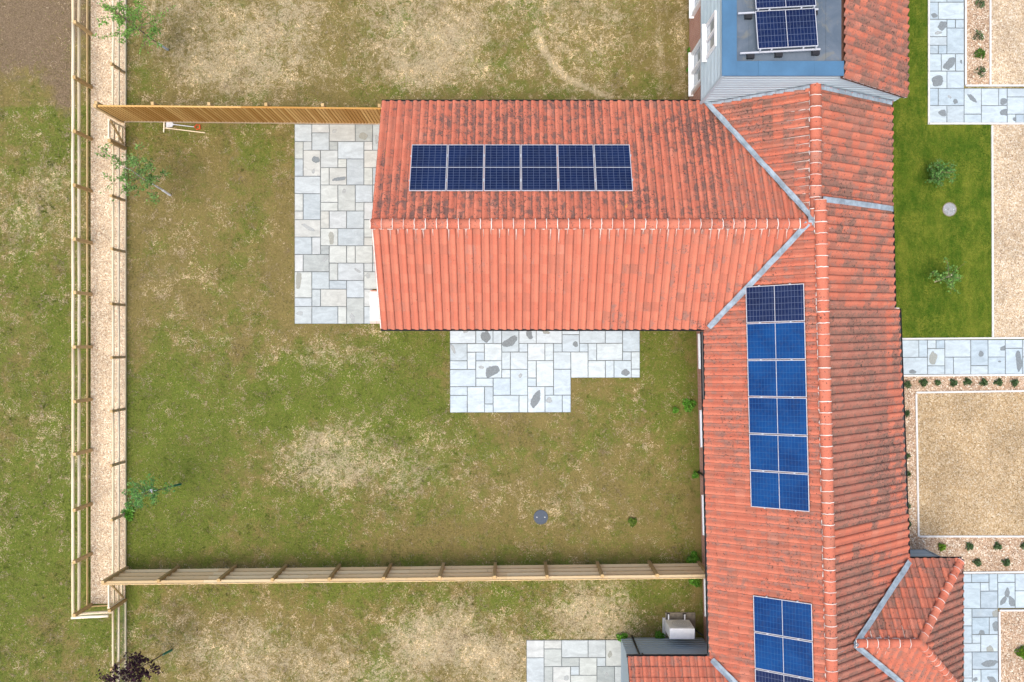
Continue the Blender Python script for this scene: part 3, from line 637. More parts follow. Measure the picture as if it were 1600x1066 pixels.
def valley(house, a, b, p, q, w=0.075, lift=0.108):
    """bent lead gutter in the valley between two slopes"""
    a, b = Vector(a), Vector(b); d = b - a; n = max(3, int(d.length / .25)); vs = []
    perp = Vector((-d.y, d.x, 0)).normalized()
    for i in range(n + 1):
        c = a.lerp(b, i / n)
        for k_ in (-1, 0, 1):
            pt = c + perp * w * k_ * random.uniform(.9, 1.15)
            hz = max(p.z(pt.x, pt.y), q.z(pt.x, pt.y)) if k_ else c.z
            vs.append(Vector((pt.x, pt.y, hz + lift + (0.02 if k_ else 0) + random.uniform(0, .006))))
    mesh('valley_lead', vs, [[3 * i + k_, 3 * i + k_ + 1, 3 * i + k_ + 4, 3 * i + k_ + 3] for i in range(n) for k_ in range(2)], 'lead', house)
def gutter(house, a, b, out, rad=0.055):
    """open black half-round gutter hung below an eave"""
    a, b, out = Vector(a), Vector(b), Vector(out).normalized(); vs, fs, n = [], [], 7
    for c in (a, b):
        for i in range(n):
            an = math.pi + math.pi * i / (n - 1); vs.append(c + out * (rad + rad * math.cos(an)) + V(0, 0, rad * math.sin(an)))
        for i in range(n):
            an = 2 * math.pi - math.pi * i / (n - 1); vs.append(c + out * (rad + .88 * rad * math.cos(an)) + V(0, 0, .88 * rad * math.sin(an)))
    m = 2 * n
    for i in range(m): fs.append([i, (i + 1) % m, m + (i + 1) % m, m + i])
    fs += [list(range(m))[::-1], list(range(m, 2 * m))]
    return mesh('gutter', vs, fs, 'black_plastic', house)
def downpipe(house, top, wallp, z0=0.0):
    t, w = Vector(top), Vector(wallp)
    MB().tube([t, t - V(0, 0, .12), V(w.x, w.y, t.z - .45), V(w.x, w.y, z0 + .02)], .034, 8).build('downpipe', 'black_plastic', house)
def quadwall(house, pts, mat, name='wall', th=None):
    return mesh(name, pts, [list(range(len(pts)))], mat, house)

# --- the gabled house (ridge runs left-right in the photo)
XV = -4.15                                   # west verge
YN, YR, YS = 7.60, 3.457, 0.42; ZN, ZS, ZR = 2.20, 2.48, 4.05
mN = Plane((0, YN, ZN), (0, -1), (ZR - ZN) / (YN - YR)); mS = Plane((0, YS, ZS), (0, 1), (ZR - ZS) / (YR - YS))
# --- long house (ridge runs up-down, turned by 1.4 degrees)
TH_ = R(1.4); dS = Vector((math.sin(TH_), -math.cos(TH_), 0)); dE = Vector((math.cos(TH_), math.sin(TH_), 0))
E0 = Vector((6.07, 0.42, 2.42)); kW = 0.607
lW = Plane(E0, (dE.x, dE.y), kW)
HALF = 3.03
RID0 = E0 + dE * HALF + V(0, 0, kW * HALF)   # ridge point level with E0
lE = Plane(E0 + dE * (2 * HALF + .12) + V(0, 0, -.06), (-dE.x, -dE.y), (kW * HALF + .06) / (HALF + .12))
# --- low link house north of it
KX0, KXR, KX1, KZR = 6.12, 8.95, 11.96, 4.05
kWp = Plane((KX0, 0, 2.20), (1, 0), (KZR - 2.20) / (KXR - KX0)); kEp = Plane((KX1, 0, 2.45), (-1, 0), (KZR - 2.45) / (KX1 - KXR))
YB = 7.57                                    # south face of the flat-roofed house
def xy(v): return (v.x, v.y)

gab = thing('gabled_house', 'gabled house with orange clay pantile roof and one row of solar panels', 'house', (1.0, 4.0, 0))
rf = Roof(gab)
vt = Vector((KXR, YR, ZR)); vb = Vector((KX0 + .02, YN, ZN))
vS0 = meet(mS, lW, ('y', YS)); vS1 = meet(mS, lW, ('y', YR))
def mossfn(loc): return 'clay_mossy' if loc.x < 4.5 + fbm(np.array([loc.x]), np.array([loc.y]), .6)[0] * 3 else 'clay_worn'
rf.slope(mN, [(XV, YN), xy(vb), (vt.x - .12, YR), (XV, YR)], 'clay_mossy', mossfn)
def cleanfn(loc): return 'clay_worn' if (loc.x > 2.6 and random.random() < .38) else 'clay_clean'
rf.slope(mS, [(XV, YS), xy(vS0), xy(vS1), (XV, YR)], 'clay_clean', cleanfn)
rf.finish()
ridge(gab, (XV - .02, YR, ZR + .02), (vS1.x + .1, YR, ZR + .02), 'clay_worn', .150, [(mN, .85), (mS, .85)])
# walls: pentagon body
i_ = .30
def gable_body(house, x0, x1, y0, y1, z0, z1, yr, zr, mat='brick'):
    pr = [(y0, 0), (y1, 0), (y1, z1), (yr, zr), (y0, z0)]
    vs = [(x0, y, z) for y, z in pr] + [(x1, y, z) for y, z in pr]
    return mesh('wall', vs, [[0, 1, 2, 3, 4], [9, 8, 7, 6, 5]] + [[i, (i + 1) % 5, 5 + (i + 1) % 5, 5 + i] for i in range(5)], mat, house)
gable_body(gab, XV + .10, 8.2, YS + .25, YN - .25, mS.z(0, YS + .25) - .13, mN.z(0, YN - .25) - .13, YR, ZR - .14)
MB().beam((XV + .015, YS, ZS - .03), (XV + .015, YR, ZR - .03), .03, .10).beam((XV + .015, YR, ZR - .03), (XV + .015, YN, ZN - .03), .03, .10).build('verge', 'mortar', gab)
gutter(gab, (XV, YS + .01, ZS - .015), (vS0.x - .05, YS + .01, ZS - .015), (0, -1, 0), .058)
gutter(gab, (XV, YN - .01, ZN - .015), (6.05, YN - .01, ZN - .015), (0, 1, 0), .058)
downpipe(gab, (XV + .25, YS - .04, ZS - .06), (XV + .25, YS + .20, 0))
valley(gab, vt + V(.0, .0, 0), vb, mN, kWp)
valley(gab, vS1, vS0, mS, lW, .082)

lng = thing('long_house', 'long house with orange pantile roof running from the gabled house to the lower edge', 'house', (9.2, -4.5, 0))
rl = Roof(lng)
YEND = -15.5
hN = E0 + dE * HALF; 
def along(v, y): return v + dS * ((v.y - y) / -dS.y)
rW_top = along(RID0, YR - .02)
swN = Plane((0, -10.02, 2.40), (0, -1), .62)         # north slope of the lower-left house
sw0 = meet(swN, lW, ('y', -10.02)); sw1 = meet(swN, lW, ('z', swN.A.z + .62 * 2.9))
poN = Plane((0, -6.95, 2.28), (0, -1), .70); PYR = -9.03; PZR = 2.28 + .70 * (6.95 - 9.03) * -1
poS = Plane((0, 2 * PYR + 6.95, 2.28), (0, 1), .70); PXE = 14.28
poE = Plane((PXE, 0, 2.28), (-1, 0), .70)
pv0 = meet(poN, lE, ('y', -6.95)); pv1 = meet(poN, lE, ('y', PYR)); pv2 = meet(poS, lE, ('y', 2 * PYR + 6.95))
# west slope
eW = lambda y: along(E0, y)
rl.slope(lW, [xy(sw0), xy(eW(YS)), xy(vS1), xy(rW_top), xy(along(RID0, sw1.y)), xy(sw1)], 'clay_worn')
rl.slope(lW, [xy(along(E0, YEND)), xy(along(E0, -15.52 + .01)), xy(meet(lW, swN, ('z', 4.19)) )][:0] or [xy(along(RID0, -15.5)), xy(sw1 + dS * .0), xy(along(RID0, sw1.y))], 'clay_worn')
# east slope: three runs so that the eave steps out and the porch roof cuts in
EE = lE.A.copy(); eE = lambda y: along(EE, y)
STEP = Vector((-.22, 0))
y1_, y2_ = 4.15, 1.03
def brownfn(loc):
    f = fbm(np.array([loc.x]), np.array([loc.y]), .7, 3, 8)[0]; eave = (EE - loc).dot(dE) + 0.0
    if -6.75 < loc.y < -5.75 and random.random() < .85: return 'clay_clean'
    if eave < .35 + .3 * f and loc.x < 13 and random.random() < .7: return 'clay_worn'
    return 'clay_brown' if f + random.uniform(-.12, .12) > .30 else 'clay_worn'
c1 = along(RID0, y1_); c2 = along(RID0, y2_)
rl.slope(lE, [(eE(y1_).x - .22, y1_), xy(c1), xy(c2), (eE(y2_).x - .22, y2_)], 'clay_worn', lambda l: 'clay_brown' if random.random() < .2 else 'clay_worn')
rl.slope(lE, [xy(eE(y2_)), xy(c2), xy(along(RID0, pv1.y)), xy(pv1), xy(pv0)], 'clay_brown', brownfn)
rl.slope(lE, [xy(pv1), xy(along(RID0, pv1.y)), xy(along(RID0, YEND)), xy(pv2 + dS * 3), xy(pv2)], 'clay_brown', brownfn)
rl.finish()
ridge(lng, along(RID0, y1_ - .02) + V(0, 0, .02), along(RID0, YEND) + V(0, 0, .02), 'clay_worn', .172, [(lW, .95, 1.8), (lE, .75, 1.1)])
# body
WI = .33
def lp(w, y, z): q = along(E0, y) + dE * w; return (q.x, q.y, z)
zi = lW.z(*lp(WI, 0, 0)[:2]) - .13
pr = [(WI, 0), (2 * HALF + .12 - WI, 0), (2 * HALF + .12 - WI, zi), (HALF, RID0.z - .16), (WI, zi)]
vs = [lp(w, 3.4, z) for w, z in pr] + [lp(w, -15.4, z) for w, z in pr]
mesh('wall', vs, [[0, 1, 2, 3, 4], [9, 8, 7, 6, 5]] + [[i, (i + 1) % 5, 5 + (i + 1) % 5, 5 + i] for i in range(5)], 'brick', lng)
gutter(lng, eW(YS - .12) + V(0, 0, -.02), sw0 + V(0, .12, -.02), -dE, .062)
gutter(lng, eE(y2_) + V(0, 0, -.02), pv0 + V(0, .1, -.02), dE, .055)
gutter(lng, (eE(y1_).x - .22, y1_, lE.z(eE(y1_).x - .22, y1_) - .02), (eE(y2_).x - .22, y2_ + .02, lE.z(eE(y2_).x - .22, y2_) - .02), dE, .055)
q = lp(WI - .05, -4.55, 0); downpipe(lng, Vector(lp(-.06, -4.55, lW.A.z - .07)), q)
MB().beam(eE(y2_) + V(-.26, .01, .02), eE(y2_) + V(.02, .01, .0), .03, .06).build('verge', 'mortar', lng)
def window(house, c, nrm, w, h, zb, panes=2, depth=.05):
    """white casement: frame ring with mullion, glazed panes, projecting sill. c = centre on the wall face at z 0"""
    c, nrm = Vector(c), Vector(nrm).normalized(); e = V(0, 0, 1).cross(nrm).normalized(); up = V(0, 0, 1); mb = MB()
    q = c + up * zb + nrm * (depth / 2)
    fw = .085
    mb.beam(q - e * (w / 2 - fw / 2), q - e * (w / 2 - fw / 2) + up * h, fw, depth, nrm); mb.beam(q + e * (w / 2 - fw / 2), q + e * (w / 2 - fw / 2) + up * h, fw, depth, nrm)
    mb.beam(q - e * (w / 2 - fw) + up * (fw / 2), q + e * (w / 2 - fw) + up * (fw / 2), depth, fw, up); mb.beam(q - e * (w / 2 - fw) + up * (h - fw / 2), q + e * (w / 2 - fw) + up * (h - fw / 2), depth, fw, up)
    iw = w - 2 * fw
    for i in range(1, panes): x = -iw / 2 + iw * i / panes; mb.beam(q + e * x + up * fw, q + e * x + up * (h - fw), .08, depth, nrm)
    fr = mb.build('window', 'white_frame', house)
    for i in range(panes):
        x0 = -iw / 2 + iw * i / panes; x1 = x0 + iw / panes; y = nrm * (-.5 * depth + .012)
        a = q + y + up * fw; b = q + y + up * (h - fw)
        mesh('pane', [a + e * x0, a + e * x1, b + e * x1, b + e * x0], [[0, 1, 2, 3]], 'pane', fr)
    s_ = q - up * .03 + nrm * .035
    MB().beam(s_ - e * (w / 2 + .06), s_ + e * (w / 2 + .05), .16, .05, up).build('sill', 'white_frame', fr)
    return fr
for py0, py1 in ((524, 577), (650, 706), (790, 851), (928, 985)):
    ya = (533 - py0) / 49.; yb_ = (533 - py1) / 49.; ym = (ya + yb_) / 2
    window(lng, lp(WI, ym, 0), -dE, abs(ya - yb_), 1.15, .85, 3, .07)

# --- link house
lnk = thing('link_house', 'low pantiled link house between the flat-roofed house and the lead step', 'house', (9, 5.6, 0))
rk = Roof(lnk)
rk.slope(kWp, [(KX0, YN), (KXR, YR + .05), (KXR, YB)], 'clay_worn', lambda l: 'clay_brown' if random.random() < .25 else 'clay_worn')
rk.slope(kEp, [(KX1, y1_ + .0), (KX1, YB), (KXR, YB), (KXR, y1_ + .0)], 'clay_worn', lambda l: 'clay_brown' if random.random() < .45 else 'clay_worn')
rk.finish()
ridge(lnk, (KXR, YR + .1, KZR + .03), (KXR, YB - .01, KZR + .03), 'clay_worn', .165, [(kWp, .95, 1.8), (kEp, .95, 1.5)])
gutter(lnk, (KX1 - .02, y1_ + .05, 2.42), (KX1 - .02, YB - .05, 2.42), (1, 0, 0), .05)
pr = [(KX0 + .3, 0), (KX1 - .3, 0), (KX1 - .3, kEp.z(KX1 - .3, 0) - .13), (KXR, KZR - .16), (KX0 + .3, kWp.z(KX0 + .3, 0) - .13)]
vs = [(x, 3.41, z) for x, z in pr] + [(x, YB + .05, z) for x, z in pr]
mesh('wall', vs, [[0, 1, 2, 3, 4], [9, 8, 7, 6, 5]] + [[i, (i + 1) % 5, 5 + (i + 1) % 5, 5 + i] for i in range(5)], 'brick', lnk)
def strip(house, pts, w_out, name, mat, th=.012):
    vs = []
    for a, n_ in pts: vs += [Vector(a), Vector(a) + Vector(n_)]
    return mesh(name, vs, [[2 * i, 2 * i + 1, 2 * i + 3, 2 * i + 2] for i in range(len(pts) - 1)], mat, house)
n = 14; cx_, cy_ = KXR - .02, YR + .08
mesh('lead_saddle', [(cx_, cy_, ZR + .20)] + [(cx_ + .24 * math.cos(2 * math.pi * i / n), cy_ + .26 * math.sin(2 * math.pi * i / n), ZR + .20 - .13 * abs(math.cos(2 * math.pi * i / n)) * abs(math.sin(2 * math.pi * i / n)) * 2 - .03) for i in range(n)], [[0, 1 + i, 1 + (i + 1) % n] for i in range(n)], 'lead', lnk)
# lead step across the east slope
vs = []
for i in range(13):
    t = i / 12; x = KXR + .12 + t * (KX1 - KXR - .1); zb = max(kEp.z(x, 0), lE.z(x, y1_)) + .105
    j = random.uniform(-.012, .012); vs += [(x, y1_ - .085 + j, zb), (x, y1_ + .075 + j, zb + .008), (x, y1_ + .10 + j, zb - .05)]
mesh('lead_step', vs, [[3 * i + k_, 3 * i + k_ + 1, 3 * i + k_ + 4, 3 * i + k_ + 3] for i in range(12) for k_ in range(2)], 'lead', lnk)

# --- flat-roofed house
fl = thing('flat_roofed_house', 'house with pale grey cladding and blue edged flat roof at the top edge', 'house', (8, 11, 0))
ZT, XC, XF, XEV, ZEV = 4.90, 6.00, 9.42, 12.12, 3.10; YT = 15.5
fE = Plane((XEV, 0, ZEV), (-1, 0), (ZT - ZEV) / (XEV - XF))
rfz = Roof(fl)
rfz.slope(fE, [(XEV, YB - .08), (XEV, YT), (XF, YT), (XF, YB - .08)], 'clay_brown', lambda l: 'clay_brown' if random.random() < .5 else 'clay_worn')
rfz.finish()
gutter(fl, (XEV - .02, YB, ZEV - .03), (XEV - .02, YT, ZEV - .03), (1, 0, 0), .05)
MB().box(6.155, XEV - .3, YB + .06, YT - .1, 0, 2.6).build('wall', 'brick', fl)
MB().prism([(XC + .06, YB + .04), (XF, YB + .04), (XF, YT - .1), (XC + .06, YT - .1)], 2.3, ZT - .12).build('wall', 'clad_pale', fl)
vs = [(XF + .02, YB + .05, 1.9), (XEV - .05, YB + .05, 1.9), (XEV - .05, YB + .05, ZEV - .12), (XF + .02, YB + .05, ZT - .12)]
mesh('wall', vs + [(x, YT - .1, z) for x, y, z in vs], [[0, 1, 2, 3], [7, 6, 5, 4]] + [[i, (i + 1) % 4, 4 + (i + 1) % 4, 4 + i] for i in range(4)], 'clad_pale', fl)
nb = 16; bh = (ZT - .06 - 2.22) / nb
for i in range(nb):
    z = 2.22 + i * bh
    MB().beam((XC + .03 - .010, YB - .0, z + bh / 2), (XC + .03 - .010, YT, z + bh / 2), .030, bh + .012, (-.09, 0, 1)).build('cladding_board', 'clad_pale', fl)
    xr = min(XEV - .04, XF + max(0, (ZT - .16 - z - bh)) / fE.k)
    MB().beam((XC + .03, YB + .012, z + bh / 2), (xr, YB + .012, z + bh / 2), .030, bh + .012, (0, -.09, 1)).build('cladding_board', 'clad_pale', fl)
MB().beam((XC + .005, YB - .005, 2.25), (XC + .005, YB - .005, ZT - .05), .07, .07, (0, 1, 0)).build('corner_trim', 'clad_pale', fl)
CW = .42
mb = MB(); mb.box(XC - .03, XC - .03 + CW, YB - .03, YT, ZT - .05, ZT); mb.build('capping', 'capping', fl)
for i, (xa, xb) in enumerate(((XC - .03 + CW, XC + 1.0), (XC + 1.0, XC + 2.6), (XC + 2.6, XF + .02))):
    MB().box(xa + .002, xb - .002, YB - .03, YB - .03 + CW, ZT - .05, ZT + .004 * (i % 2)).build('capping', 'capping', fl)
MB().box(XC - .03 + CW, XF, YB - .03 + CW, YT, ZT - .14, ZT - .055).build('flat_roof', 'membrane', fl)
for x in (XC + .75, XC + 2.95):
    MB().box(x - .012, x + .012, YB + CW, YT, ZT - .055, ZT - .045).build('welt_seam', 'membrane', fl)
for ya, yb2, xw, zb, hh in ((10.95, 12.8, 6.155, .75, 1.35), (8.35, 9.72, 6.155, .65, 1.45)):
    window(fl, (xw, (ya + yb2) / 2, 0), (-1, 0, 0), yb2 - ya, hh, zb, 2, .11)
window(fl, (XC - .005, 9.18, 0), (-1, 0, 0), 1.05, 1.15, 3.05, 2, .05)
# stepped lead along the foot of the south wall
for side in (0, 1):
    x0, x1, pl = (KX0 + .1, KXR - .1, kWp) if side == 0 else (KXR + .15, KX1 + .02, kEp)
    n = 12
    for i in range(n):
        xa = x0 + (x1 - x0) * i / n; xb = x0 + (x1 - x0) * (i + 1) / n - .006
        za, zb = pl.z(xa, 0) + .06, pl.z(xb, 0) + .06
        mesh('flashing', [(xa, YB - .13, za), (xb, YB - .13, zb), (xb, YB - .022, zb + .02), (xa, YB - .022, za + .02), (xa, YB - .026, za + .13), (xb, YB - .026, zb + .13)], [[0, 1, 2, 3], [3, 2, 5, 4]], 'lead', fl)
# verge board under the tiled edge
MB().beam((XF, YB - .06, ZT - .07), (XEV, YB - .06, ZEV - .07), .03, .10).build('verge_board', 'white_frame', fl)

# --- porch with hipped roof
por = thing('porch_house', 'small hipped pantile roof projecting east of the long house', 'house', (13, -9, 0))
rp = Roof(por)
hx = meet(poN, poE, ('y', PYR)); hc = meet(poN, poE, ('y', -6.95))
rp.slope(poN, [xy(pv0), (PXE, -6.95), (hx.x, PYR), xy(pv1)], 'clay_worn', lambda l: 'clay_brown' if random.random() < .5 else 'clay_worn')
rp.slope(poS, [xy(pv2), (PXE, 2 * PYR + 6.95), (hx.x, PYR), xy(pv1)], 'clay_worn')
rp.slope(poE, [(PXE, -6.95), (PXE, 2 * PYR + 6.95), (hx.x, PYR)], 'clay_brown', brownfn)
rp.finish()
ridge(por, pv1 + V(.05, 0, .03), (hx.x, PYR, hx.z + .03), 'clay_worn', .135, [(poN, .9), (poS, .8)])
ridge(por, (PXE - .04, -6.99, 2.32), (hx.x, PYR, hx.z + .04), 'clay_worn', .125, [(poN, .8), (poE, .6)])
ridge(por, (PXE - .04, 2 * PYR + 6.99, 2.32), (hx.x, PYR, hx.z + .04), 'clay_worn', .125, [(poS, .8), (poE, .6)])
valley(por, pv1, pv0, poN, lE, .085); valley(por, pv1, pv2, poS, lE, .085)
gutter(por, (pv0.x + .05, -6.96, 2.25), (PXE + .05, -6.96, 2.25), (0, 1, 0), .05)
gutter(por, (PXE - .01, -6.95, 2.25), (PXE - .01, -11.1, 2.25), (1, 0, 0), .05)
PWX = 14.30
MB().prism([(11.5, -7.26), (PWX, -7.26), (PWX, -10.85), (11.5, -10.85)], 0, 2.25).build('wall', 'clad_slate', por)
for i in range(12):
    z = .02 + i * .185
    MB().beam((12.0, -7.245, z + .09), (PWX + .01, -7.245, z + .09), .03, .19, (0, .08, 1)).build('cladding_board', 'clad_slate', por)
    MB().beam((PWX + .015, -7.2, z + .09), (PWX + .015, -10.85, z + .09), .03, .19, (.08, 0, 1)).build('cladding_board', 'clad_slate', por)

# --- house at the lower edge
swh = thing('lower_house', 'house cut off by the lower edge with pantiles above a slate grey wall', 'house', (5.5, -12, 0))
rs = Roof(swh); SX = 3.66
swS = Plane((0, -15.82, 2.40), (0, 1), .62); syr = -12.92
sS1 = meet(swS, lW, ('y', -15.82)); swr = meet(swN, lW, ('y', syr))
rs.slope(swN, [(SX, -10.02), xy(sw0), xy(swr), (SX, syr)], 'clay_worn')
rs.slope(swS, [(SX, -15.82), xy(sS1), xy(swr), (SX, syr)], 'clay_worn')
rs.finish()
ridge(swh, (SX, syr, swN.z(0, syr) + .02), (swr.x, syr, swN.z(0, syr) + .02), 'clay_clean', .125)
valley(swh, swr, sw0, swN, lW, .09)
gutter(swh, (SX - .03, -10.03, 2.37), (sw0.x - .1, -10.03, 2.37), (0, 1, 0), .055)
SWY = -10.30
gable_body(swh, SX + .12, 8.5, -15.6, SWY - .03, 2.35, 2.42, syr, swN.z(0, syr) - .15, 'clad_slate')
for i in range(13):
    z = .02 + i * .182
    MB().beam((SX + .10, SWY, z + .09), (6.6, SWY, z + .09), .03, .188, (0, .08, 1)).build('cladding_board', 'clad_slate', swh)
downpipe(swh, (SX + .50, -9.98, 2.32), (SX + .50, SWY + .07, 0))

# ------------------------------------------------------------------ solar panels
ORD = ['first', 'second', 'third', 'fourth', 'fifth', 'sixth', 'seventh', 'eighth', 'ninth', 'tenth']
PL, PWD, PT = 1.70, 1.10, .035
_pm = {}
def panel_parts(kind):
    if kind in _pm: return _pm[kind]
    fr = MB(); fw = .020
    for s_ in (-1, 1):
        fr.beam((-PL / 2, s_ * (PWD / 2 - fw / 2), 0), (PL / 2, s_ * (PWD / 2 - fw / 2), 0), fw, PT); fr.beam((s_ * (PL / 2 - fw / 2), -PWD / 2 + fw, 0), (s_ * (PL / 2 - fw / 2), PWD / 2 - fw, 0), fw, PT)
    fr.beam((0, -PWD / 2 + fw, .0), (0, PWD / 2 - fw, 0), .015, PT - .004)
    me = bpy.data.meshes.new('frame'); me.from_pydata(fr.v, [], fr.f); me.materials.append(M['aluminium'])
    w = PL / 2 - fw - .011; h = PWD - 2 * fw
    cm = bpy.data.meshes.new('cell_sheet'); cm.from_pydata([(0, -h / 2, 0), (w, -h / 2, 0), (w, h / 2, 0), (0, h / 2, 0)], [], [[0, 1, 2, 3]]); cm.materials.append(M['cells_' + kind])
    bk = MB().box(-PL / 2 + .03, PL / 2 - .03, -PWD / 2 + .03, PWD / 2 - .03, -.014, -.010); bm_ = bpy.data.meshes.new('back_sheet'); bm_.from_pydata(bk.v, [], bk.f); bm_.materials.append(M['white_frame'])
    rl_ = MB()
    for x in (-.45, .45): rl_.beam((x, -PWD / 2 - .03, -.045), (x, PWD / 2 + .03, -.045), .04, .05)
    rm = bpy.data.meshes.new('mounting_rail'); rm.from_pydata(rl_.v, [], rl_.f); rm.materials.append(M['aluminium'])
    ck = MB()
    for x in (-.45, .45): ck.beam((x - .025, PWD / 2 + .011, .015), (x + .025, PWD / 2 + .011, .015), .03, .02)
    kmn = bpy.data.meshes.new('clamp'); kmn.from_pydata(ck.v, [], ck.f); kmn.materials.append(M['aluminium'])
    _pm[kind] = (me, cm, bm_, rm, kmn); return _pm[kind]
def panel(c, xdir, ydir, kind, label, group):
    """xdir: long side, ydir: short side (unit vectors in world space)"""
    t = thing('solar_panel', label, 'solar panel', c, group)
    x, y = Vector(xdir).normalized(), Vector(ydir).normalized(); z = x.cross(y)
    t.rotation_euler = Matrix((x, y, z)).transposed().to_euler()
    me, cm, bk, rm, ck = panel_parts(kind)
    for nm, m_, loc in (('frame', me, (0, 0, 0)), ('cell_sheet', cm, (.011, 0, .012)), ('cell_sheet', cm, (-PL / 2 + .024, 0, .012)), ('back_sheet', bk, (0, 0, 0)), ('mounting_rail', rm, (0, 0, 0)), ('clamp', ck, (0, 0, 0))):
        o = bpy.data.objects.new(nm, m_); COL.objects.link(o); o.parent = t; o.location = loc
    return t
LIFT = .115
e, u, n = mN.frame()
for i in range(6):
    x = .27 + (i - 2.5) * (PWD + .022); c = mN.pt(x, 5.225) + n * LIFT
    panel(c, u, (-1, 0, 0) if u.cross(Vector((-1, 0, 0))).z > 0 else (1, 0, 0), 'navy', '%s solar panel from the left in the row of six' % ORD[i], 'solar panels in a row on the gabled house')
e, u, n = lW.frame()
base = along(E0, 0) + dE * 1.90
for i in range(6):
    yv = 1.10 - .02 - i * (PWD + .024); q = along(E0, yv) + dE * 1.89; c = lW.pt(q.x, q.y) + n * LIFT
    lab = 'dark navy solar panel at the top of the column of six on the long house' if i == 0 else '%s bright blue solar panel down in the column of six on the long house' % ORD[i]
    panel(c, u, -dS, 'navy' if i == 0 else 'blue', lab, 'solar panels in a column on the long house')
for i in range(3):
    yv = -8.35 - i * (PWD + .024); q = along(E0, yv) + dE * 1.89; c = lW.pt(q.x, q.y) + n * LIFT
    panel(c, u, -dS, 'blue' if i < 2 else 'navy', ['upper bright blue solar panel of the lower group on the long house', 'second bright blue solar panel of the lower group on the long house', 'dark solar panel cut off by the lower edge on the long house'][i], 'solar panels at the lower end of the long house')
a_ = R(3.0); px_ = Vector((math.cos(a_), math.sin(a_), 0)); py_ = Vector((-math.sin(a_) * .995, math.cos(a_) * .995, -.06)).normalized()
for i in range(3):
    c = P(1229, 45, 5.08) + Vector((-math.sin(a_), math.cos(a_), 0)) * i * 1.13
    t = panel(c, px_, py_, 'navy', ['lower solar panel tilted on the flat roof with its whole face in view', 'upper solar panel on the flat roof cut off by the top edge', 'solar panel on the flat roof beyond the top edge'][i] if i < 2 else 'x', 'solar panels on the flat roof')
    if i == 2:
        for ch in list(t.children): bpy.data.objects.remove(ch)
        bpy.data.objects.remove(t); break
    fr = thing('panel_mount', ['pale aluminium mounting frame below the lower flat roof panel', 'pale aluminium mounting frame between the two flat roof panels'][i], 'mount', (c.x, c.y - .5, ZT - .05), 'mounting frames on the flat roof')
    d = px_; b0 = c - Vector((-math.sin(a_), math.cos(a_), 0)) * .60; b0.z = ZT + .10
    MB().beam(b0 - d * 1.32, b0 + d * .95, .045, .05).build('rail', 'aluminium', fr)
    for s_ in (-1.0, -.2, .85):
        q = b0 + d * s_; MB().box(q.x - .10, q.x + .10, q.y - .13, q.y + .02, ZT - .055, ZT + .076).build('ballast_foot', 'black_plastic', fr)
    for s_ in (-.78, .80):
        q = b0 + d * s_; MB().beam(q + V(0, 0, .0), q + V(0, .04, .12), .04, .04).build('bracket', 'aluminium', fr)

# ------------------------------------------------------------------ fences
def post(parent, x, y, h, s=.10, mat='post', z0=-.1):
    mb = MB(); j = random.uniform(-.01, .01)
    hs = s / 2; c = .012
    mb.add([(x - hs, y - hs, z0), (x + hs, y - hs, z0), (x + hs, y + hs, z0), (x - hs, y + hs, z0), (x - hs + j, y - hs, h - c), (x + hs + j, y - hs, h - c), (x + hs + j, y + hs, h), (x - hs + j, y + hs, h)],
           [[0, 3, 2, 1], [4, 5, 6, 7], [0, 1, 5, 4], [1, 2, 6, 5], [2, 3, 7, 6], [3, 0, 4, 7]])
    return bevel(mb.build('post', mat, parent), .006)
def rail(parent, a, b, w=.09, h=.075, mat='rail_y', flat=False):
    """half-round rail, round side out/up"""
    a, b = Vector(a), Vector(b); mb = MB(); d = (b - a).normalized(); x = d.cross(V(0, 0, 1)).normalized(); z = x.cross(d)
    n = 9; base = []; m = 5
    for k_ in range(m):
        c = a.lerp(b, k_ / (m - 1)) + x * random.uniform(-.006, .006) + z * random.uniform(-.006, .006)
        for i in range(n):
            an = 2 * math.pi * i / n; base.append(c + x * (w / 2 * math.cos(an)) + z * (h / 2 * math.sin(an)))
    fs = [[k_ * n + i, k_ * n + (i + 1) % n, (k_ + 1) * n + (i + 1) % n, (k_ + 1) * n + i] for k_ in range(m - 1) for i in range(n)]
    mb.add(base, fs + [list(range(n))[::-1], list(range((m - 1) * n, m * n))])
    return mb.build('rail', mat, parent, True)
PYS = [(533 - p) / 45 for p in (-108, -27, 54, 137, 218, 299, 380, 460, 542, 624, 703, 787, 865, 945)]
wf = thing('post_and_rail_fence', 'long pale post and rail fence along the field side of the gravel path', 'fence', (XW, 0, 0))
for y in PYS: post(wf, XW + .02, y, 1.08, .105)
for i in range(0, len(PYS) - 1, 2):
    y0 = PYS[i]; y1 = PYS[min(i + 2, len(PYS) - 1)]
    for z in (1.0, .63): rail(wf, (XW - .06, y0, z), (XW - .06, y1 - (.05 if i + 2 >= len(PYS) - 1 else -.004), z), .095, .10)
for i in range(len(PYS) - 1): MB().beam((XW - .075, PYS[i] - .002, .09), (XW - .075, PYS[i + 1] + .002, .09), .03, .07).build('edging_board', 'edging', wf)
# short end run
ex0, ex1, ey = XW - .05, XE - .06, PYS[-1] - .05
for z in (1.0, .63): rail(wf, (ex0 - .06, ey - .05, z), (ex1 - .02, ey + .02, z), .095, .10, 'rail_x')
MB().beam((ex0 + .1, ey + .03, .09), (ex1, ey + .08, .09), .03, .07).build('edging_board', 'edging', wf)

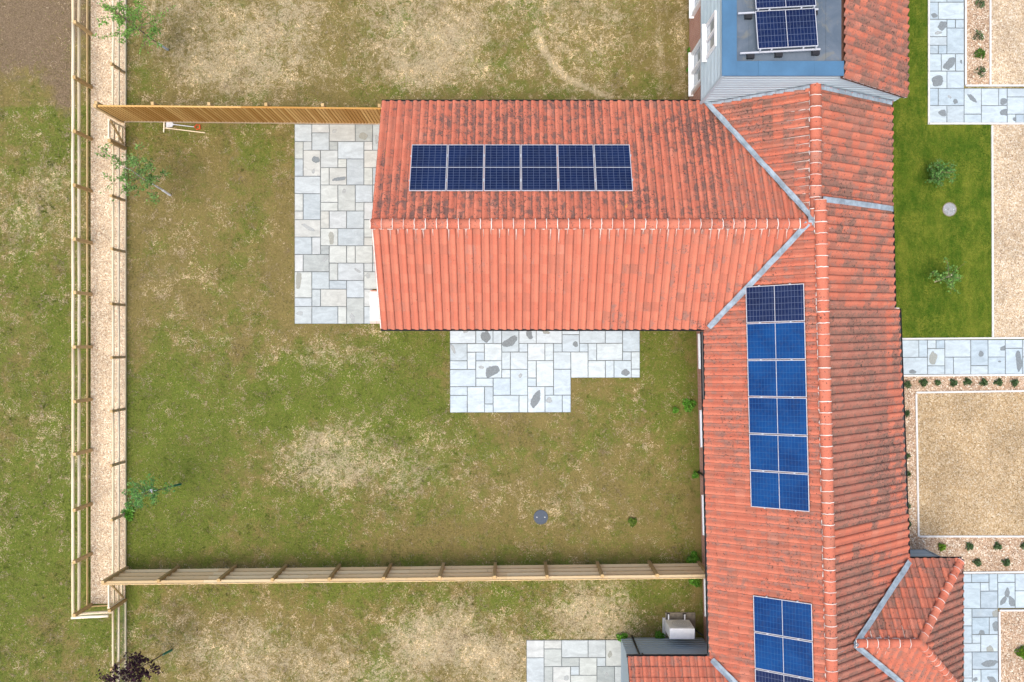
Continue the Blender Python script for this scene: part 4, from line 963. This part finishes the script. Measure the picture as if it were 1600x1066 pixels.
NFY0, NFY1 = 7.62, 7.53                       # close-board fence, base line at its two ends
SFY0, SFY1 = -7.91, -7.69
GN, GS = (533 - 232) / 45., (533 - 937) / 45.
def row(name, label, ys, y_hi, y_lo):
    f = thing(name, label, 'fence', (XE, (y_hi + y_lo) / 2, 0), 'post and rail fence along the gardens')
    for y in ys: post(f, XE + .0, y, .98, .085)
    yy = [y_hi] + [y for y in ys[1::2]] + [y_lo]; yy = sorted(set(yy), reverse=True)
    for a, b in zip(yy[:-1], yy[1:]):
        if a - b < .3: continue
        for z in (.80, .42): rail(f, (XE - .02, a, z), (XE - .02, b + .006, z), .070, .09)
        MB().beam((XE + .03, a, .05), (XE + .03, b + .004, .05), .03, .08).build('gravel_board', 'rail_y', f)
    # wire netting stapled behind the rails
    mb = MB(); L = a - b
    for z in (.22, .34, .55, .68): mb.beam((XE + .05, y_hi, z), (XE + .05, y_lo, z), .004, .004)
    o = mb.build('netting', 'aluminium', f); tag(o, kind='stuff')
    return f
row('post_and_rail_fence', 'post and rail fence between gravel path and the upper garden', [(533 - p) / 45 for p in (-50, 33, 115)], 13.0, NFY0 + .06)
row('post_and_rail_fence', 'post and rail fence between gravel path and the middle garden', [(533 - p) / 45 for p in (234, 314, 394, 477, 558, 639, 721, 803)], GN - .0, SFY0 + .06)
row('post_and_rail_fence', 'post and rail fence running to the lower edge past the purple tree', [(533 - p) / 45 for p in (1028, 1110)], GS - .06, -14.0)
def gate(label, y0, y1, brace):
    g = thing('garden_gate', label, 'gate', (XE, (y0 + y1) / 2, 0), 'timber garden gates')
    for z in (1.04, .72, .42, .16): MB().beam((XE - .03, y0, z), (XE - .03, y1, z), .032 if z < 1 else .05, .09).build('bar', 'rail_y', g)
    for y in (y0 - .02, y1 + .02): MB().beam((XE - .03, y, .10), (XE - .03, y, 1.08), .05, .08, (1, 0, 0)).build('stile', 'rail_y', g)
    MB().beam((XE + .01, y0 - .05, 1.02) if brace else (XE + .01, y0 - .05, 1.02), (XE + .01, y1 + .05, .15), .05, .05).build('brace', 'post', g)
    post(g, XE + .0, y1 - .07, 1.12, .10); 
    return g
gate('timber gate below the closeboard fence at the leafy young tree', NFY0 - .22, GN + .06, 1)
gate('timber gate below the lower fence at the end of the gravel path', SFY0 - .16, GS + .06, 1)

nf = thing('closeboard_fence', 'golden closeboard fence between the upper garden and the middle garden', 'fence', (-9, 7.6, 0))
xs = np.arange(XE - .02, XV - .02, .112)
for i, x in enumerate(xs):
    y = NFY0 + (NFY1 - NFY0) * (x - XE) / (XV - XE)
    hb = 1.78 + random.uniform(-.006, .006)
    MB().box(x, x + .074, y - .028, y - .004, .14, hb).build('fence_board', 'board', nf)
    MB().box(x + .068, x + .118, y - .003, y + .016, .14, hb - .01).build('fence_board', 'board', nf)
for i in range(4):
    x0 = XE + (XV - XE) * i / 4; x1 = XE + (XV - XE) * (i + 1) / 4; yy = lambda x: NFY0 + (NFY1 - NFY0) * (x - XE) / (XV - XE)
    MB().beam((x0 + .003, yy(x0) + .0, .07), (x1, yy(x1), .07), .045, .14).build('gravel_board', 'rail_pink', nf)
    for z in (.4, .95, 1.5): MB().beam((x0 + .003, yy(x0) + .05, z), (x1, yy(x1) + .05, z), .07, .07).build('rail', 'rail_pink', nf)
    MB().beam((x0 + .003, yy(x0) + .005, 1.80), (x1, yy(x1) + .005, 1.80), .05, .024).build('capping', 'board', nf)
for i in range(6): x = XE - .05 + (XV - XE - .1) * i / 5; post(nf, x, NFY0 + (NFY1 - NFY0) * (x - XE) / (XV - XE) + .09, 1.86, .10)
post(nf, XE - .10, NFY0 - .0, 1.82, .11)

sf = thing('paling_fence', 'pale fence with horizontal rails between the middle garden and the lower garden', 'fence', (-3.5, -7.8, 0))
SX0, SX1 = XE - .0, 6.46
yy = lambda x: SFY0 + (SFY1 - SFY0) * (x - SX0) / (SX1 - SX0)
nbd = int((SX1 - SX0) / .108)
for i in range(nbd):
    x = SX0 + i * .108; y = yy(x) - .05; hb = 1.60 + random.uniform(-.008, .008)
    MB().box(x, x + .112, y - .014 - .003 * (i % 2), y + .004 - .003 * (i % 2), .08, hb).build('fence_board', 'board_pale', sf)
nrx = 6
for z, dd in ((.22, .07), (.64, .07), (1.06, .07), (1.48, .07)):
    for i in range(nrx):
        x0 = SX0 + (SX1 - SX0) * i / nrx; x1 = SX0 + (SX1 - SX0) * (i + 1) / nrx
        a, b = Vector((x0 + .003, yy(x0) - .013, z)), Vector((x1, yy(x1) - .013, z))
        sec = [V(0, -.032, .08), V(0, .038, .012), V(0, .046, -.004), V(0, .038, -.02), V(0, -.032, -.085)]
        MB().add([a + q for q in sec] + [b + q for q in sec], [[0, 1, 2, 3, 4], [9, 8, 7, 6, 5]] + [[q, (q + 1) % 5, 5 + (q + 1) % 5, 5 + q] for q in range(5)]).build('rail', 'rail_arris', sf)
for px in (199, 279, 368, 447, 531, 611, 693, 774, 852, 933, 1014, 1090):
    x = (px - 800) / 45; post(sf, x, yy(x) + .045, 1.58 if px > 250 else 1.66, .10)
x = XE; 

# ------------------------------------------------------------------ small things
step = thing('white_topped_step', 'low white topped step with brick ends beside the gabled house', 'step', (*G(588, 480), 0))
sx0, sy0 = G(579.5, 506); sx1, sy1 = G(620, 454)
MB().box(sx0, sx1, sy0 + .09, sy1 - .05, .02, .17).build('top', 'white_stone', step)
for i in range(3): MB().box(sx0 + i * .225 + .004, sx0 + (i + 1) * .225 - .004, sy0, sy0 + .088, .02, .15).build('brick', 'brick', step)
for i in range(3): MB().box(sx0 + i * .225 + .004, sx0 + (i + 1) * .225 - .004, sy1 - .048, sy1, .02, .14).build('brick', 'brick', step)

def disc(name, px, py, rad, label, mat, cat='manhole cover', rim='steel'):
    x, y = G(px, py); t = thing(name, label, cat, (x, y, 0))
    def ring(r0, r1, z, nm, mt, par):
        n = 36; vs = [(x + r * math.cos(2 * math.pi * i / n), y + r * math.sin(2 * math.pi * i / n), zz) for r, zz in ((r0, z), (r1, z), (r1, 0.0)) for i in range(n)]
        fs = [[i, (i + 1) % n, n + (i + 1) % n, n + i] for i in range(n)] + [[n + i, n + (i + 1) % n, 2 * n + (i + 1) % n, 2 * n + i] for i in range(n)]
        return mesh(nm, vs, fs, mt, par)
    ring(rad * .90, rad, .035, 'rim', rim, t); n = 36
    mesh('lid', [(x + rad * .89 * math.cos(2 * math.pi * i / n), y + rad * .89 * math.sin(2 * math.pi * i / n), .028) for i in range(n)], [list(range(n))], mat, t)
    mb = MB()
    for i in range(-3, 4):
        h = math.sqrt(max(0, (rad * .8) ** 2 - (i * rad * .24) ** 2))
        if h > .03: mb.beam((x - h, y + i * rad * .24, .030), (x + h, y + i * rad * .24, .030), .018, .012)
    mb.build('tread_ribs', mat, t)
    for s_ in (-1, 1): MB().box(x + s_ * rad * .55 - .02, x + s_ * rad * .55 + .02, y - .012, y + .012, .028, .042).build('lifting_slot', 'steel', t)
plain('cover_blue', (0.035, 0.055, 0.085), 0.55, 0.4, 0.25, 30); plain('cover_grey', (0.30, 0.31, 0.33), 0.6, 0.3, 0.2, 20)
disc('manhole_cover', 845, 808, .25, 'dark blue grey round manhole cover in the middle garden', 'cover_blue', rim='cover_blue')
disc('manhole_cover', 1483, 327.5, .245, 'light grey round manhole cover in the green lawn', 'cover_grey', rim='concrete')

# heat pump
hx0, hx1 = 5.28, 6.12
hp = thing('heat_pump', 'white heat pump box on black feet beside the lower house', 'heat pump', (5.7, -10.0, 0))
hy0, hy1, hz0, hz1 = -9.98, -9.62, .14, .98
bevel(MB().box(hx0, hx1, hy0, hy1, hz0, hz1).build('casing', 'white_paint', hp), .015, 2)
n = 28; cx, cz, rr = hx0 + .47, .56, .31
mb = MB()
for r in (.30, .24, .18, .12, .06):
    vs = [(cx + (r + d_) * math.cos(2 * math.pi * i / n), hy1 + .012, cz + (r + d_) * math.sin(2 * math.pi * i / n)) for d_ in (-.008, .008) for i in range(n)]
    mb.add(vs, [[i, (i + 1) % n, n + (i + 1) % n, n + i] for i in range(n)])
mb.build('fan_grille', 'steel', hp)
mesh('fan_opening', [(cx + .30 * math.cos(2 * math.pi * i / n), hy1 + .006, cz + .30 * math.sin(2 * math.pi * i / n)) for i in range(n)], [list(range(n))], 'white_paint', hp)
for x in (hx0 + .13, hx1 - .15):
    MB().box(x - .05, x + .05, hy0 - .08, hy1 + .18, .03, .10).build('foot', 'black_plastic', hp)
    MB().box(x - .022, x + .022, hy0, hy1 + .17, .10, .14).build('bracket', 'white_paint', hp)
mb = MB().tube([(hx1 + .0, -9.85, .30), (hx1 + .10, -9.85, .28), (hx1 + .22, -9.92, .5), (hx1 + .36, -10.0, .6)], .022)
mb.build('pipe', 'black_plastic', hp)
MB().tube([(hx0 + .1, hy0 - .02, .5), (hx0 + .1, hy0 - .05, .5)], .03).build('valve', 'black_plastic', hp)
pad = tag(MB().box(5.32, 6.36, -10.25, -9.42, -.02, .03).build('concrete_pad', 'concrete'), kind='structure')
x, y = G(1035, 965); mb = MB().box(x, x + .10, -10.25, y, -.02, .05); tag(mb.build('kerb', 'kerb'), kind='structure')

# tools left on the grass
sh = thing('shovel', 'shovel with grey blade and orange handle lying by the closeboard fence', 'shovel', (*G(285, 197), 0))
b0, b1 = V(*G(262, 196), .05), V(*G(307, 199.5), .05)
x0, y0 = G(265, 195)
mesh('blade', [(x0 - .11, y0 - .11, .03), (x0 + .10, y0 - .10, .05), (x0 + .16, y0 - .03, .07), (x0 + .16, y0 + .02, .07), (x0 + .10, y0 + .10, .05), (x0 - .11, y0 + .11, .03), (x0 - .04, y0, .022)], [[0, 1, 6], [1, 2, 3, 6], [3, 4, 6], [4, 5, 6], [5, 0, 6]], 'steel', sh)
MB().tube([(x0 + .13, y0 - .005, .065), (*G(304, 199), .05)], .016).build('shaft', 'steel', sh)
hx_, hy_ = G(309, 199.3)
pts = [(hx_ - .09, hy_ + .0, .05), (hx_ - .02, hy_ + .085, .05), (hx_ + .09, hy_ + .07, .05), (hx_ + .10, hy_ - .06, .05), (hx_ - .01, hy_ - .085, .05), (hx_ - .09, hy_, .05)]
MB().tube(pts, .026).build('grip', 'orange_plastic', sh)
rk_ = thing('rake', 'rake with long pale handle lying below the shovel', 'rake', (*G(290, 205), 0))
MB().tube([(*G(258, 200.5), .04), (*G(321, 208), .03)], .017).build('handle', 'rail_x', rk_)
hb = MB().beam((*G(257.5, 192), .045), (*G(256.8, 207.5), .045), .035, .035); hb.build('head', 'rail_x', rk_)
for i in range(7):
    q = V(*G(257.5, 193), .03).lerp(V(*G(256.8, 206.5), .03), i / 6); MB().beam(q, q + V(-.03, 0, -.025), .008, .008).build('tine', 'steel', rk_)

# ------------------------------------------------------------------ planting
def leaf_mesh(name, parent, cents, size, cols, flat=.5, aspect=1.7, seed=1):
    """many leaf-sized folded quads as one mesh. cents: Nx3 world, cols: list of rgb"""
    r = np.random.default_rng(seed); n = len(cents); w = np.array(origin(parent))
    nr = r.normal(size=(n, 3)); nr[:, 2] = np.abs(nr[:, 2]) + flat; nr /= np.linalg.norm(nr, axis=1)[:, None]
    t = r.normal(size=(n, 3)); a = np.cross(nr, t); a /= np.linalg.norm(a, axis=1)[:, None]; b = np.cross(nr, a)
    s = size * r.uniform(.6, 1.3, n)[:, None]; c = cents - w
    v = np.stack([c - a * s * aspect / 2, c + b * s / 2 - nr * s * .12, c + a * s * aspect / 2, c - b * s / 2 - nr * s * .12], 1).reshape(-1, 3)
    i = np.arange(n) * 4; f = np.stack([i, i + 1, i + 2, i + 3], 1)
    me = bpy.data.meshes.new(name); me.from_pydata(v, [], f.tolist()); me.update()
    ca = np.array(cols)[r.integers(0, len(cols), n)] * r.uniform(.7, 1.3, n)[:, None]; setcol(me, 'col', np.repeat(ca, 4, 0))
    return link(name, me, 'leaf', parent)
GREEN = [(0.13, 0.26, 0.06), (0.17, 0.31, 0.08), (0.22, 0.36, 0.11), (0.09, 0.20, 0.04)]
def young_tree(label, px, py, top, bark, cols, crad, z0, nleaf, lsize, seed, cat='tree', nl=16, stake=None, guard=True, trunk_r=.028):
    """top: photo px of the leader and its height in metres"""
    r = random.Random(seed); b = V(*G(px, py), 0); tp = P(*top); t = thing('young_tree', label, cat, b)
    pts = [b + (tp - b) * s_ + V(r.uniform(-.03, .03), r.uniform(-.03, .03), 0) * (s_ > 0) for s_ in (0, .2, .4, .6, .8, 1.0)]; pts[0].z = -.05
    tr = MB().tube(pts, [trunk_r, trunk_r * .85, trunk_r * .7, trunk_r * .5, trunk_r * .32, .006], 7).build('trunk', bark, t, True)
    L = []; mb = MB(); hgt = tp.z
    for i in range(nl):
        s_ = z0 + (0.97 - z0) * (i + r.random() * .6) / nl; a = pts[0] + (tp - pts[0]) * s_; an = i * 2.4 + r.uniform(-.5, .5)
        ln = crad * (1.0 - .55 * abs((s_ - z0) / (1 - z0) - .35)) * r.uniform(.6, 1.15)
        m1 = a + V(math.cos(an), math.sin(an), .45) * ln * .5; e_ = a + V(math.cos(an + .2), math.sin(an + .2), .62) * ln
        mb.tube([a, m1, e_], [.012, .008, .003], 5)
        tw = [(a, e_)]
        for q in range(4):
            st = a.lerp(e_, r.uniform(.3, .9)); en = st + V(r.uniform(-1, 1), r.uniform(-1, 1), r.uniform(-.5, .35)).normalized() * ln * r.uniform(.25, .5); mb.tube([st, en], [.005, .002], 4); tw.append((st, en))
        for q in range(int(nleaf / nl)):
            st, en = r.choice(tw); c = st.lerp(en, r.uniform(.15, 1.08)) + V(r.gauss(0, .04), r.gauss(0, .04), r.gauss(0, .05)); L.append(tuple(c))
    mb.build('limbs', bark if bark != 'birch_bark' else 'bark', t)
    leaf_mesh('crown', t, np.array(L), lsize, cols, .4, 1.6, seed)
    if guard: MB().tube([b + V(.0, 0, .0), b + (pts[1] - pts[0]) * .9], .038, 10).build('trunk_guard', 'white_paint' if guard is True else guard, t)
    if stake:
        a, c = stake; MB().tube([a, c], .022, 7).build('stake', 'rail_x', t); MB().beam(c.lerp(a, .25), pts[1] + V(0, 0, .1), .03, .03).build('tie', 'black_plastic', t)
    return t
young_tree('young birch with white trunk base by the gravel path gate', 266, 305, (190, 258, 3.4), 'birch_bark', GREEN, 1.05, .42, 1500, .047, 11, trunk_r=.036)
young_tree('young leafy tree at the top left of the upper garden', 262, 78, (178, 18, 3.5), 'bark', [(0.17, 0.34, 0.06), (0.22, 0.40, 0.09), (0.14, 0.28, 0.05)], 1.1, .42, 1700, .046, 12, guard='guard_plastic')
young_tree('thin young tree with white tags leaning over the path fence', 282, 757, (196, 778, 3.3), 'bark', [(0.09, 0.26, 0.07), (0.14, 0.31, 0.08), (0.18, 0.35, 0.08)], .60, .40, 1100, .045, 13, nl=14, guard='green_plastic')
young_tree('purple leaved young tree at the lower left edge', 268, 1016, (185, 1062, 3.4), 'bark', [(0.035, 0.012, 0.022), (0.05, 0.016, 0.03), (0.025, 0.010, 0.018)], .72, .50, 1100, .060, 14, guard='green_plastic')
young_tree('small round sapling in the green lawn above the manhole cover', 1452, 280, (1474, 268, 1.0), 'bark', [(0.11, 0.25, 0.06), (0.15, 0.30, 0.08), (0.08, 0.20, 0.04)], .50, .30, 900, .048, 15, guard=False, nl=14)
young_tree('staked sapling with sparse branches in the green lawn', 1464, 440, (1486, 428, 1.1), 'bark', [(0.15, 0.30, 0.06), (0.19, 0.34, 0.08), (0.10, 0.24, 0.05)], .62, .30, 420, .055, 16, guard=False, nl=8, stake=(V(*G(1460, 441), -.05), P(1487, 430, 1.0)))
for i, (px, py) in enumerate(((224, 767), (236, 767))):
    c = P(px, py, 2.2 - i * .35)
    t = thing('plant_tag', ['left', 'right'][i] + ' white tag of two tied to the thin young tree', 'tag', c, 'white tags on the thin tree')
    mesh('card', [c + V(-.05, -.06, 0), c + V(.05, -.05, .03), c + V(.06, .06, .03), c + V(-.04, .07, 0), c + V(-.05, -.06, .004), c + V(.05, -.05, .034), c + V(.06, .06, .034), c + V(-.04, .07, .004)], [[0, 3, 2, 1], [4, 5, 6, 7], [0, 1, 5, 4], [1, 2, 6, 5], [2, 3, 7, 6], [3, 0, 4, 7]], 'white_paint', t)
    tx = P(px + 14, py - 1, 2.0); MB().tube([c, c.lerp(tx, .6)], .006, 5).build('string', 'white_paint', t)

def clump(label, px, py, rad, hgt, cols, seed, name='lavender_clump', cat='plant', group=None, n=110, size=.036, aspect=3.6):
    r = np.random.default_rng(seed); x, y = G(px, py); t = thing(name, label, cat, (x, y, 0), group)
    a = r.uniform(0, 6.28, n); q = np.sqrt(r.random(n)) * rad * (1 + .25 * np.sin(3 * a + seed)); z = hgt * (1 - (q / rad / 1.3) ** 2) * r.uniform(.35, 1, n) + .02
    leaf_mesh('foliage', t, np.stack([x + q * np.cos(a), y + q * np.sin(a), z], 1), size, cols, .3, aspect, seed)
    mb = MB()
    for i in range(6):
        an = i * 1.05 + seed; mb.tube([(x, y, -.02), (x + rad * .5 * math.cos(an), y + rad * .5 * math.sin(an), hgt * .6)], [.006, .003], 4)
    mb.build('stems', 'bark', t)
    return t
LAV = [(0.06, 0.12, 0.04), (0.09, 0.16, 0.06), (0.045, 0.09, 0.03), (0.12, 0.17, 0.08)]
for i, (px, py) in enumerate(((1416, 601), (1441, 598), (1463, 598), (1488, 598), (1510, 596.5), (1535, 598), (1558, 598), (1583, 598))):
    clump('%s green clump from the long house in the row below the paved path' % ORD[i], px, py, .115 if i != 2 else .08, .20, LAV, 30 + i, group='clumps in the row below the paved path')
for i, (px, py) in enumerate(((1415, 646), (1415, 712), (1416, 740), (1416, 790), (1417, 818))):
    clump('%s small clump down the narrow bed beside the long house' % ORD[i], px, py, .10, .15, LAV, 50 + i, group='clumps in the narrow bed beside the long house')
for i, (px, py, c) in enumerate(((1470, 854, 1), (1513, 853, 0), (1557, 853, 0), (1599, 853, 0), (1525, 878, 0), (1570, 878, 0))):
    clump(['bright lime green clump in the bed below the gravel court', 'second clump in the upper row below the gravel court', 'third clump in the upper row below the gravel court', 'clump at the right edge below the gravel court', 'left clump of the two next to the lower paved path', 'right clump of the two next to the lower paved path'][i], px, py, .115, .18,
          LAV if not c else [(0.12, 0.24, 0.02), (0.17, 0.30, 0.03)], 70 + i, group='clumps in the bed below the gravel court')
for i, (px, py, c) in enumerate(((1528, 8, 0), (1527, 57, 0), (1529, 85, 1), (1530, 113, 0))):
    clump(['dark clump at the top edge in the upper planting bed', 'sparse clump second from the top in the upper planting bed', 'bright grassy clump third from the top in the upper planting bed', 'low sparse clump nearest the path corner in the upper planting bed'][i], px, py, .17, .2, LAV if not c else [(0.07, 0.16, 0.02), (0.10, 0.20, 0.03)], 90 + i, group='clumps in the upper planting bed', n=60 if i != 2 else 130)
clump('bright green grassy clump in the lower right bed', 1595, 1018, .20, .25, [(0.10, 0.22, 0.015), (0.15, 0.27, 0.02)], 99, n=240)
WEED = [(0.08, 0.24, 0.02), (0.12, 0.30, 0.03), (0.16, 0.34, 0.05)]
for i, (px, py, rad, lab) in enumerate(((1076, 633, .22, 'broad leaved weed against the brick wall of the long house'), (1055, 641, .08, 'tiny weed left of the broad leaved weed by the brick wall'), (1086, 742, .10, 'small weed at the foot of the downpipe'), (1083, 872, .20, 'weed at the wall just above the pale railed fence'), (1086, 908, .18, 'weed at the wall just below the pale railed fence'),
        (972, 996, .17, 'weed at the corner of the lower patio and slate wall'), (988, 815, .13, 'low dark green weed right of the dark manhole cover'), (1030, 993, .16, 'weed between the slate wall and the heat pump'), (1083, 15, .15, 'weed at the brick wall at the top edge'), (1079, 80, .12, 'weed at the brick wall below the top window'), (1079, 110, .12, 'weed at the brick wall by the lower window'), (202, 802, .22, 'leafy weed against the path fence below the thin tree'))):
    clump(lab, px, py, rad, .16, WEED if i != 6 else [(0.09, 0.16, 0.02), (0.13, 0.19, 0.03)], 120 + i, 'weed', 'weed', n=int(90 + rad * 500), size=.06, aspect=1.7)

# ------------------------------------------------------------------ grass blades and dry straw on the gardens and field
def blades(name, label, n, reg, mode, seed, size=(.03, .085)):
    r = np.random.default_rng(seed); x0, x1, y0, y1 = reg
    x = r.uniform(x0, x1, n); y = r.uniform(y0, y1, n); tuft = np.zeros(n, int)
    if mode == 'wild':                                  # denser tufts: 1 green, 2 straw
        nt = int((x1 - x0) * (y1 - y0) * 6); per = 26
        cx = np.repeat(r.uniform(x0, x1, nt), per); cy = np.repeat(r.uniform(y0, y1, nt), per); rad = np.repeat(r.uniform(.03, .13, nt), per); el = np.repeat(r.uniform(0, 3.14, nt), per)
        ga, gb = r.normal(0, 1, nt * per) * rad, r.normal(0, .45, nt * per) * rad
        x = np.concatenate([x, cx + ga * np.cos(el) - gb * np.sin(el)]); y = np.concatenate([y, cy + ga * np.sin(el) + gb * np.cos(el)])
        tuft = np.concatenate([tuft, np.repeat(r.integers(1, 3, nt), per)]); n = len(x)
        d_, g_, s_ = zones(x, y); drop = ((tuft == 2) & (d_ < .34)) | ((tuft == 1) & (g_ < .35)); x, y, tuft = x[~drop], y[~drop], tuft[~drop]; n = len(x)
    px = 800 + x * 45; py = 533 - y * 45
    keep = np.ones(n, bool)
    for a, b, c, d in ((138, 199, -900, 948), (458, 596, 193, 510), (702, 1001, 505, 590), (702, 893, 580, 647), (821, 985, 998, 1400), (590, 1100, 168, 520), (1030, 1095, 960, 1030), (832, 857, 795, 820), (975, 1100, 995, 1400)):
        keep &= ~((px > a + 2.5) & (px < b - 2.5) & (py > c + 2.5) & (py < d - 2.5))
    if mode == 'wild': keep &= px < np.where(py > 500, 1086, 1076)
    else: keep &= ~((px > 1449) & (py < 196)) & (px < 1548) & (py < 528)
    x, y, tuft = x[keep], y[keep], tuft[keep]; n = len(x)
    if mode == 'wild':
        d, g, s = zones(x, y)
        clumpn = fbm(x, y, 3.2, 4, 60)
        dry = r.random(n) < np.clip((d - .30) * .95 + (clumpn - .5) * 3.2 + (fbm(x, y, 9., 2, 33) - .5) * 1.6, 0.04, .80)
        dry = np.where(tuft == 1, False, np.where(tuft == 2, True, dry))
        alive = (r.random(n) > s * 1.1 - .16) & (r.random(n) < np.where(dry, .9, np.clip(.45 + clumpn * .8, 0, 1)))
        x, y, dry, g, tuft = x[alive], y[alive], dry[alive], g[alive], tuft[alive]; n = len(x)
        straw = np.array([(0.44, 0.35, 0.20), (0.52, 0.42, 0.26), (0.36, 0.27, 0.14), (0.60, 0.50, 0.34)])[r.integers(0, 4, n)]
        straw = straw * (.62 + .62 * np.clip(d[alive] * 1.5, 0, 1))[:, None]
        gr = np.array([(0.125, 0.172, 0.024), (0.15, 0.19, 0.030), (0.18, 0.19, 0.042), (0.085, 0.135, 0.018)])[r.integers(0, 4, n)]
        ol = np.array([(0.21, 0.180, 0.060), (0.18, 0.16, 0.048), (0.24, 0.19, 0.08), (0.14, 0.122, 0.040)])[r.integers(0, 4, n)]
        straw = np.where((tuft == 2)[:, None], straw * 1.12, straw)
        gg = (np.where(tuft == 1, 9.0, g) + (fbm(x, y, 1.7, 4, 90) - .5) * 2.4 + r.normal(0, .22, n) > .5)[:, None]; bri = np.clip(.25 + 1.5 * fbm(x, y, 1.9, 5, 15), .5, 1.5)
        gr = np.where((tuft == 1)[:, None], gr * .80, gr)
        col = np.where(dry[:, None], straw, np.where(gg, gr, ol) * 1.32) * (r.uniform(.7, 1.25, n) * bri)[:, None]
    else:
        f = fbm(x, y, .9, 4, 70) + .08 * np.sin(x * 5.2); f = (f - .5) * 1.5 + .5
        dry = np.zeros(n, bool)
        col = np.where((f + r.uniform(-.15, .15, n) > .52)[:, None], np.array((0.14, 0.21, 0.018)), np.array((0.06, 0.14, 0.009))) * r.uniform(.7, 1.3, n)[:, None]
    an = r.uniform(0, 6.28, n) + fbm(x, y, 1.2, 2, 80) * 6; L = r.uniform(*size, n) * np.where(dry, 1.25, .9); wd = r.uniform(.004, .008, n)
    ti = np.where(dry, r.uniform(.05, .4, n), r.uniform(.3, 1.1, n))
    dx, dy = np.cos(an), np.sin(an); z0 = np.where(mode == 'wild', -.012, .012)
    b = np.stack([x, y, np.full(n, z0)], 1); off = np.stack([-dy * wd, dx * wd, np.zeros(n)], 1)
    bend = r.uniform(-.4, .4, n)
    mid = b + np.stack([dx * L * .5 * np.cos(ti), dy * L * .5 * np.cos(ti), L * .55 * np.sin(ti) + .008], 1)
    tip = b + np.stack([np.cos(an + bend) * L * np.cos(ti), np.sin(an + bend) * L * np.cos(ti), L * .8 * np.sin(ti) + .006], 1)
    v = np.stack([b - off, b + off, mid + off * .8, mid - off * .8, tip], 1).reshape(-1, 3); i = np.arange(n) * 5
    f4 = np.stack([i, i + 1, i + 2, i + 3], 1).tolist(); f3 = np.stack([i + 3, i + 2, i + 4], 1).tolist()
    me = bpy.data.meshes.new(name); me.from_pydata(v, [], f4 + f3); me.update(); setcol(me, 'col', np.repeat(col, 5, 0))
    o = link(name, me, 'blade'); tag(o, label, 'grass', kind='stuff')
blades('garden_grass', 'patchy green and straw coloured grass in the gardens', 430000, (-13.4, 6.6, -12.6, 12.6), 'wild', 5)
blades('field_grass', 'rough green grass in the field left of the path', 130000, (-19.3, -13.45, -12.6, 12.6), 'wild', 6)
blades('lawn_grass', 'short vivid green grass right of the long house', 60000, (13.0, 16.7, .1, 12.0), 'lawn', 8, (.025, .05))
